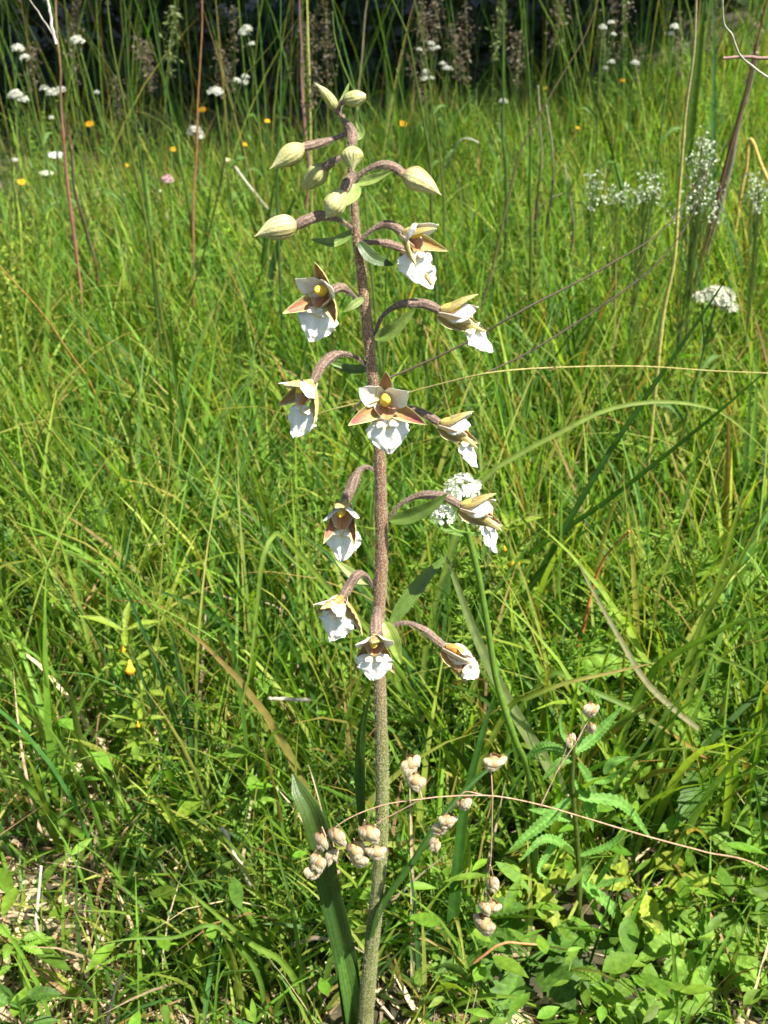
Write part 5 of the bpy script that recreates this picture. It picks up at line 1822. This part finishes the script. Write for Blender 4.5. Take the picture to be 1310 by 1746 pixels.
def broad_plant(px, py, Y, n, size, lab, col=(.08, .17, .02), name='broad_leaved_herb', seed=0, hgt=.05, aspect=.5, group='broad leaved herbs in the turf', teeth=10, amp=.22):
    """rosette of broad leaves with the middle seen at (px, py)"""
    r = np.random.default_rng(seed + int(px + py))
    c = at(px, py, Y)
    gz = float(terrain(c[0], c[1]))
    base = np.array([c[0], Y, gz])
    root = empty(name, base, None, lab, 'plant', group)
    top = np.array([c[0], Y, max(c[2], gz + .01)])
    for k in range(n + 3):
        a = k * 2.4 + r.uniform(-.4, .4)
        s = size * r.uniform(.7, 1.2)
        st = base + (top - base) * r.uniform(.1, 1.0)
        d = np.array([math.cos(a), math.sin(a) * .8, 0])
        m0 = st + d * s * .35 + [0, 0, r.uniform(.0, .25) * s]
        e = m0 + d * s + np.array([0, 0, r.uniform(-.5, .15) * s])
        g = Geo()
        tube(g, spline([base, (base + st) / 2 + d * s * .1, st, m0], 10), .0007, np.array(col) * 1.2, 6)
        pt = build('leaf', g, 'leaf', root, base)
        g = Geo()
        toothed_leaf(g, [m0, (m0 + e) / 2 + [0, 0, s * .12], e], s * aspect * .5, np.array(col) * r.uniform(.75, 1.35), teeth=teeth, amp=amp, fold=.2, hint=(r.normal(0, .3), -.3 + r.normal(0, .2), 1))
        build('leaf_blade', g, 'leaf', pt, m0)


BP = [(1150, 1150, .50, 8, .045, 'large toothed leaves at right below the drooping blade'), (1230, 1300, .45, 7, .040, 'shaded broad leaves at the right edge, middle height'), (1150, 1320, .47, 6, .034, 'broad leaves right of the saw toothed herb'),
      (1200, 1600, .37, 8, .030, 'broad leafy patch in the lower right corner'), (1100, 1480, .40, 6, .030, 'yellow green toothed leaves right beside the saw toothed herb'), (900, 1480, .40, 5, .026, 'yellowing toothed leaf cluster left of the saw toothed herb'),
      (900, 1620, .36, 7, .032, 'dark broad leaves right of the orchid base'), (690, 1690, .36, 4, .018, 'smooth pale leaves at the foot of the orchid stem'), (1060, 1050, .58, 8, .028, 'bushy small leaved herb right of the lowest flower'),
      (950, 1010, .62, 8, .026, 'small leaved herb by the yellow flower at right'), (480, 1360, .44, 6, .016, 'bright lobed leaves left of the basal leaf'), (100, 900, .74, 7, .045, 'broad light green leaves at the left edge, middle height'),
      (70, 960, .72, 6, .050, 'pale drooping broad leaves just below at the left edge'), (160, 880, .74, 5, .045, 'pointed green leaves right of the left edge cluster'), (20, 1580, .35, 6, .012, 'small bright rosette in the lower left corner'), (30, 1700, .31, 6, .012, 'dark rosette at the bottom left corner'),
      (520, 1130, .58, 6, .035, 'smooth oval leaves behind the stem, left of the lowest flower'), (1270, 1000, .58, 6, .04, 'leafy clump at the right edge above the drooping blade'), (790, 1560, .37, 5, .022, 'shaded leaves below the hanging spikelets'), (380, 430, 1.25, 7, .05, 'leafy green clump in the upper left meadow'),
      (1290, 1450, .40, 6, .028, 'light green toothed leaves at the right edge low down'), (1040, 1690, .33, 6, .022, 'low leaves at the bottom right of the saw toothed herb')]
for i, b in enumerate(BP):
    yel = (.24, .30, .03) if 'yellow' in b[5] else ((.07, .15, .02) if ('dark' in b[5] or 'shaded' in b[5]) else (.14, .25, .03))  # plants called shaded have that shade put into a darker leaf colour
    broad_plant(*b, col=yel, seed=i, aspect=.34 if i % 3 else .44, amp=.34, teeth=8)


def cow_wheat(px, py, Y, lab, fl, s=1.0):
    """upright herb with whorled lance leaves and hanging yellow flowers"""
    r = np.random.default_rng(int(px))
    c = at(px, py, Y)
    base = np.array([c[0] + .004, Y, float(terrain(c[0], Y))])
    root = empty('cow_wheat', base, None, lab, 'wildflower')
    g = Geo()
    P = spline([base, (base + c) / 2 + [.003, 0, 0], c], 20)
    tube(g, P, .0008, (.16, .20, .04), 7)
    build('stem', g, 'leaf', root, base)
    for lvl in (19, 15, 11, 7):
        for k in range(4 if lvl > 10 else 3):
            a = k * 1.57 + lvl + r.uniform(-.3, .3)
            st = P[lvl]
            l = .022 * s * r.uniform(.8, 1.2)
            e = st + np.array([math.cos(a) * l, math.sin(a) * l * .8, r.uniform(-.1, .5) * l])
            g = Geo()
            ribbon(g, spline([st, (st + e) / 2 + [0, 0, l * .1], e], 12), np.sin(np.linspace(.2, 3.05, 12)) * .0019 * s, np.array([.20, .28, .03]) * r.uniform(.8, 1.1), .3, hint=(0, -.3, 1))
            build('leaf', g, 'leaf', root, st)
    for (x, y, l) in fl:
        p0 = at(x, y - l * .5, Y - .004)
        p1 = at(x + 2, y + l * .5, Y - .008)
        g = Geo()
        P2 = spline([p0, (p0 + p1) / 2, p1], 9)
        m = mpp(y, Y)
        tube(g, P2, np.array([.25, .35, .45, .55, .75, 1, 1.05, .8, .3]) * l * m * .33, mixc([.75, .62, .06], [.80, .35, .01], np.linspace(0, 1, 9)), 10)
        build('flower', g, 'petal_far', root, p0)


cow_wheat(212, 1075, .50, 'yellow green whorled herb with hanging yellow flowers at left', [(221, 1138, 26), (208, 1106, 14)])
cow_wheat(868, 905, .60, 'light green whorled herb with one orange yellow flower right of the umbel', [(877, 958, 24), (860, 935, 9)])
cow_wheat(240, 1230, .47, 'lower whorled herb below the hanging yellow flowers', [(235, 1235, 10)], .8)


def yellow_spike():
    """yellow green flower spike at the left edge"""
    Y = 1.0
    root_p = at(8, 680, Y)
    base = np.array([root_p[0], Y, float(terrain(root_p[0], Y))])
    root = empty('yellow_spike', base, None, 'tall spike packed with yellow green florets at the left edge', 'wildflower')
    top = at(17, 418, Y)
    g = Geo()
    P = spline([base, root_p, at(10, 550, Y), top], 40)
    tube(g, P, .001, (.12, .18, .03), 7)
    build('stem', g, 'leaf', root, base)
    r = np.random.default_rng(6)
    for k in range(64):
        f = k / 63
        i = int(8 + f * 31)
        c = P[min(i, 39)]
        a = k * 2.4
        o = c + np.array([math.cos(a), math.sin(a), .2]) * .0092 * (1.25 - .8 * f)
        g = Geo()
        florets(g, o, .0040, 5, .0022, (.30, .36, .05), r, dome=False, flat=1)
        build('floret', g, 'petal_far', root, o)


yellow_spike()
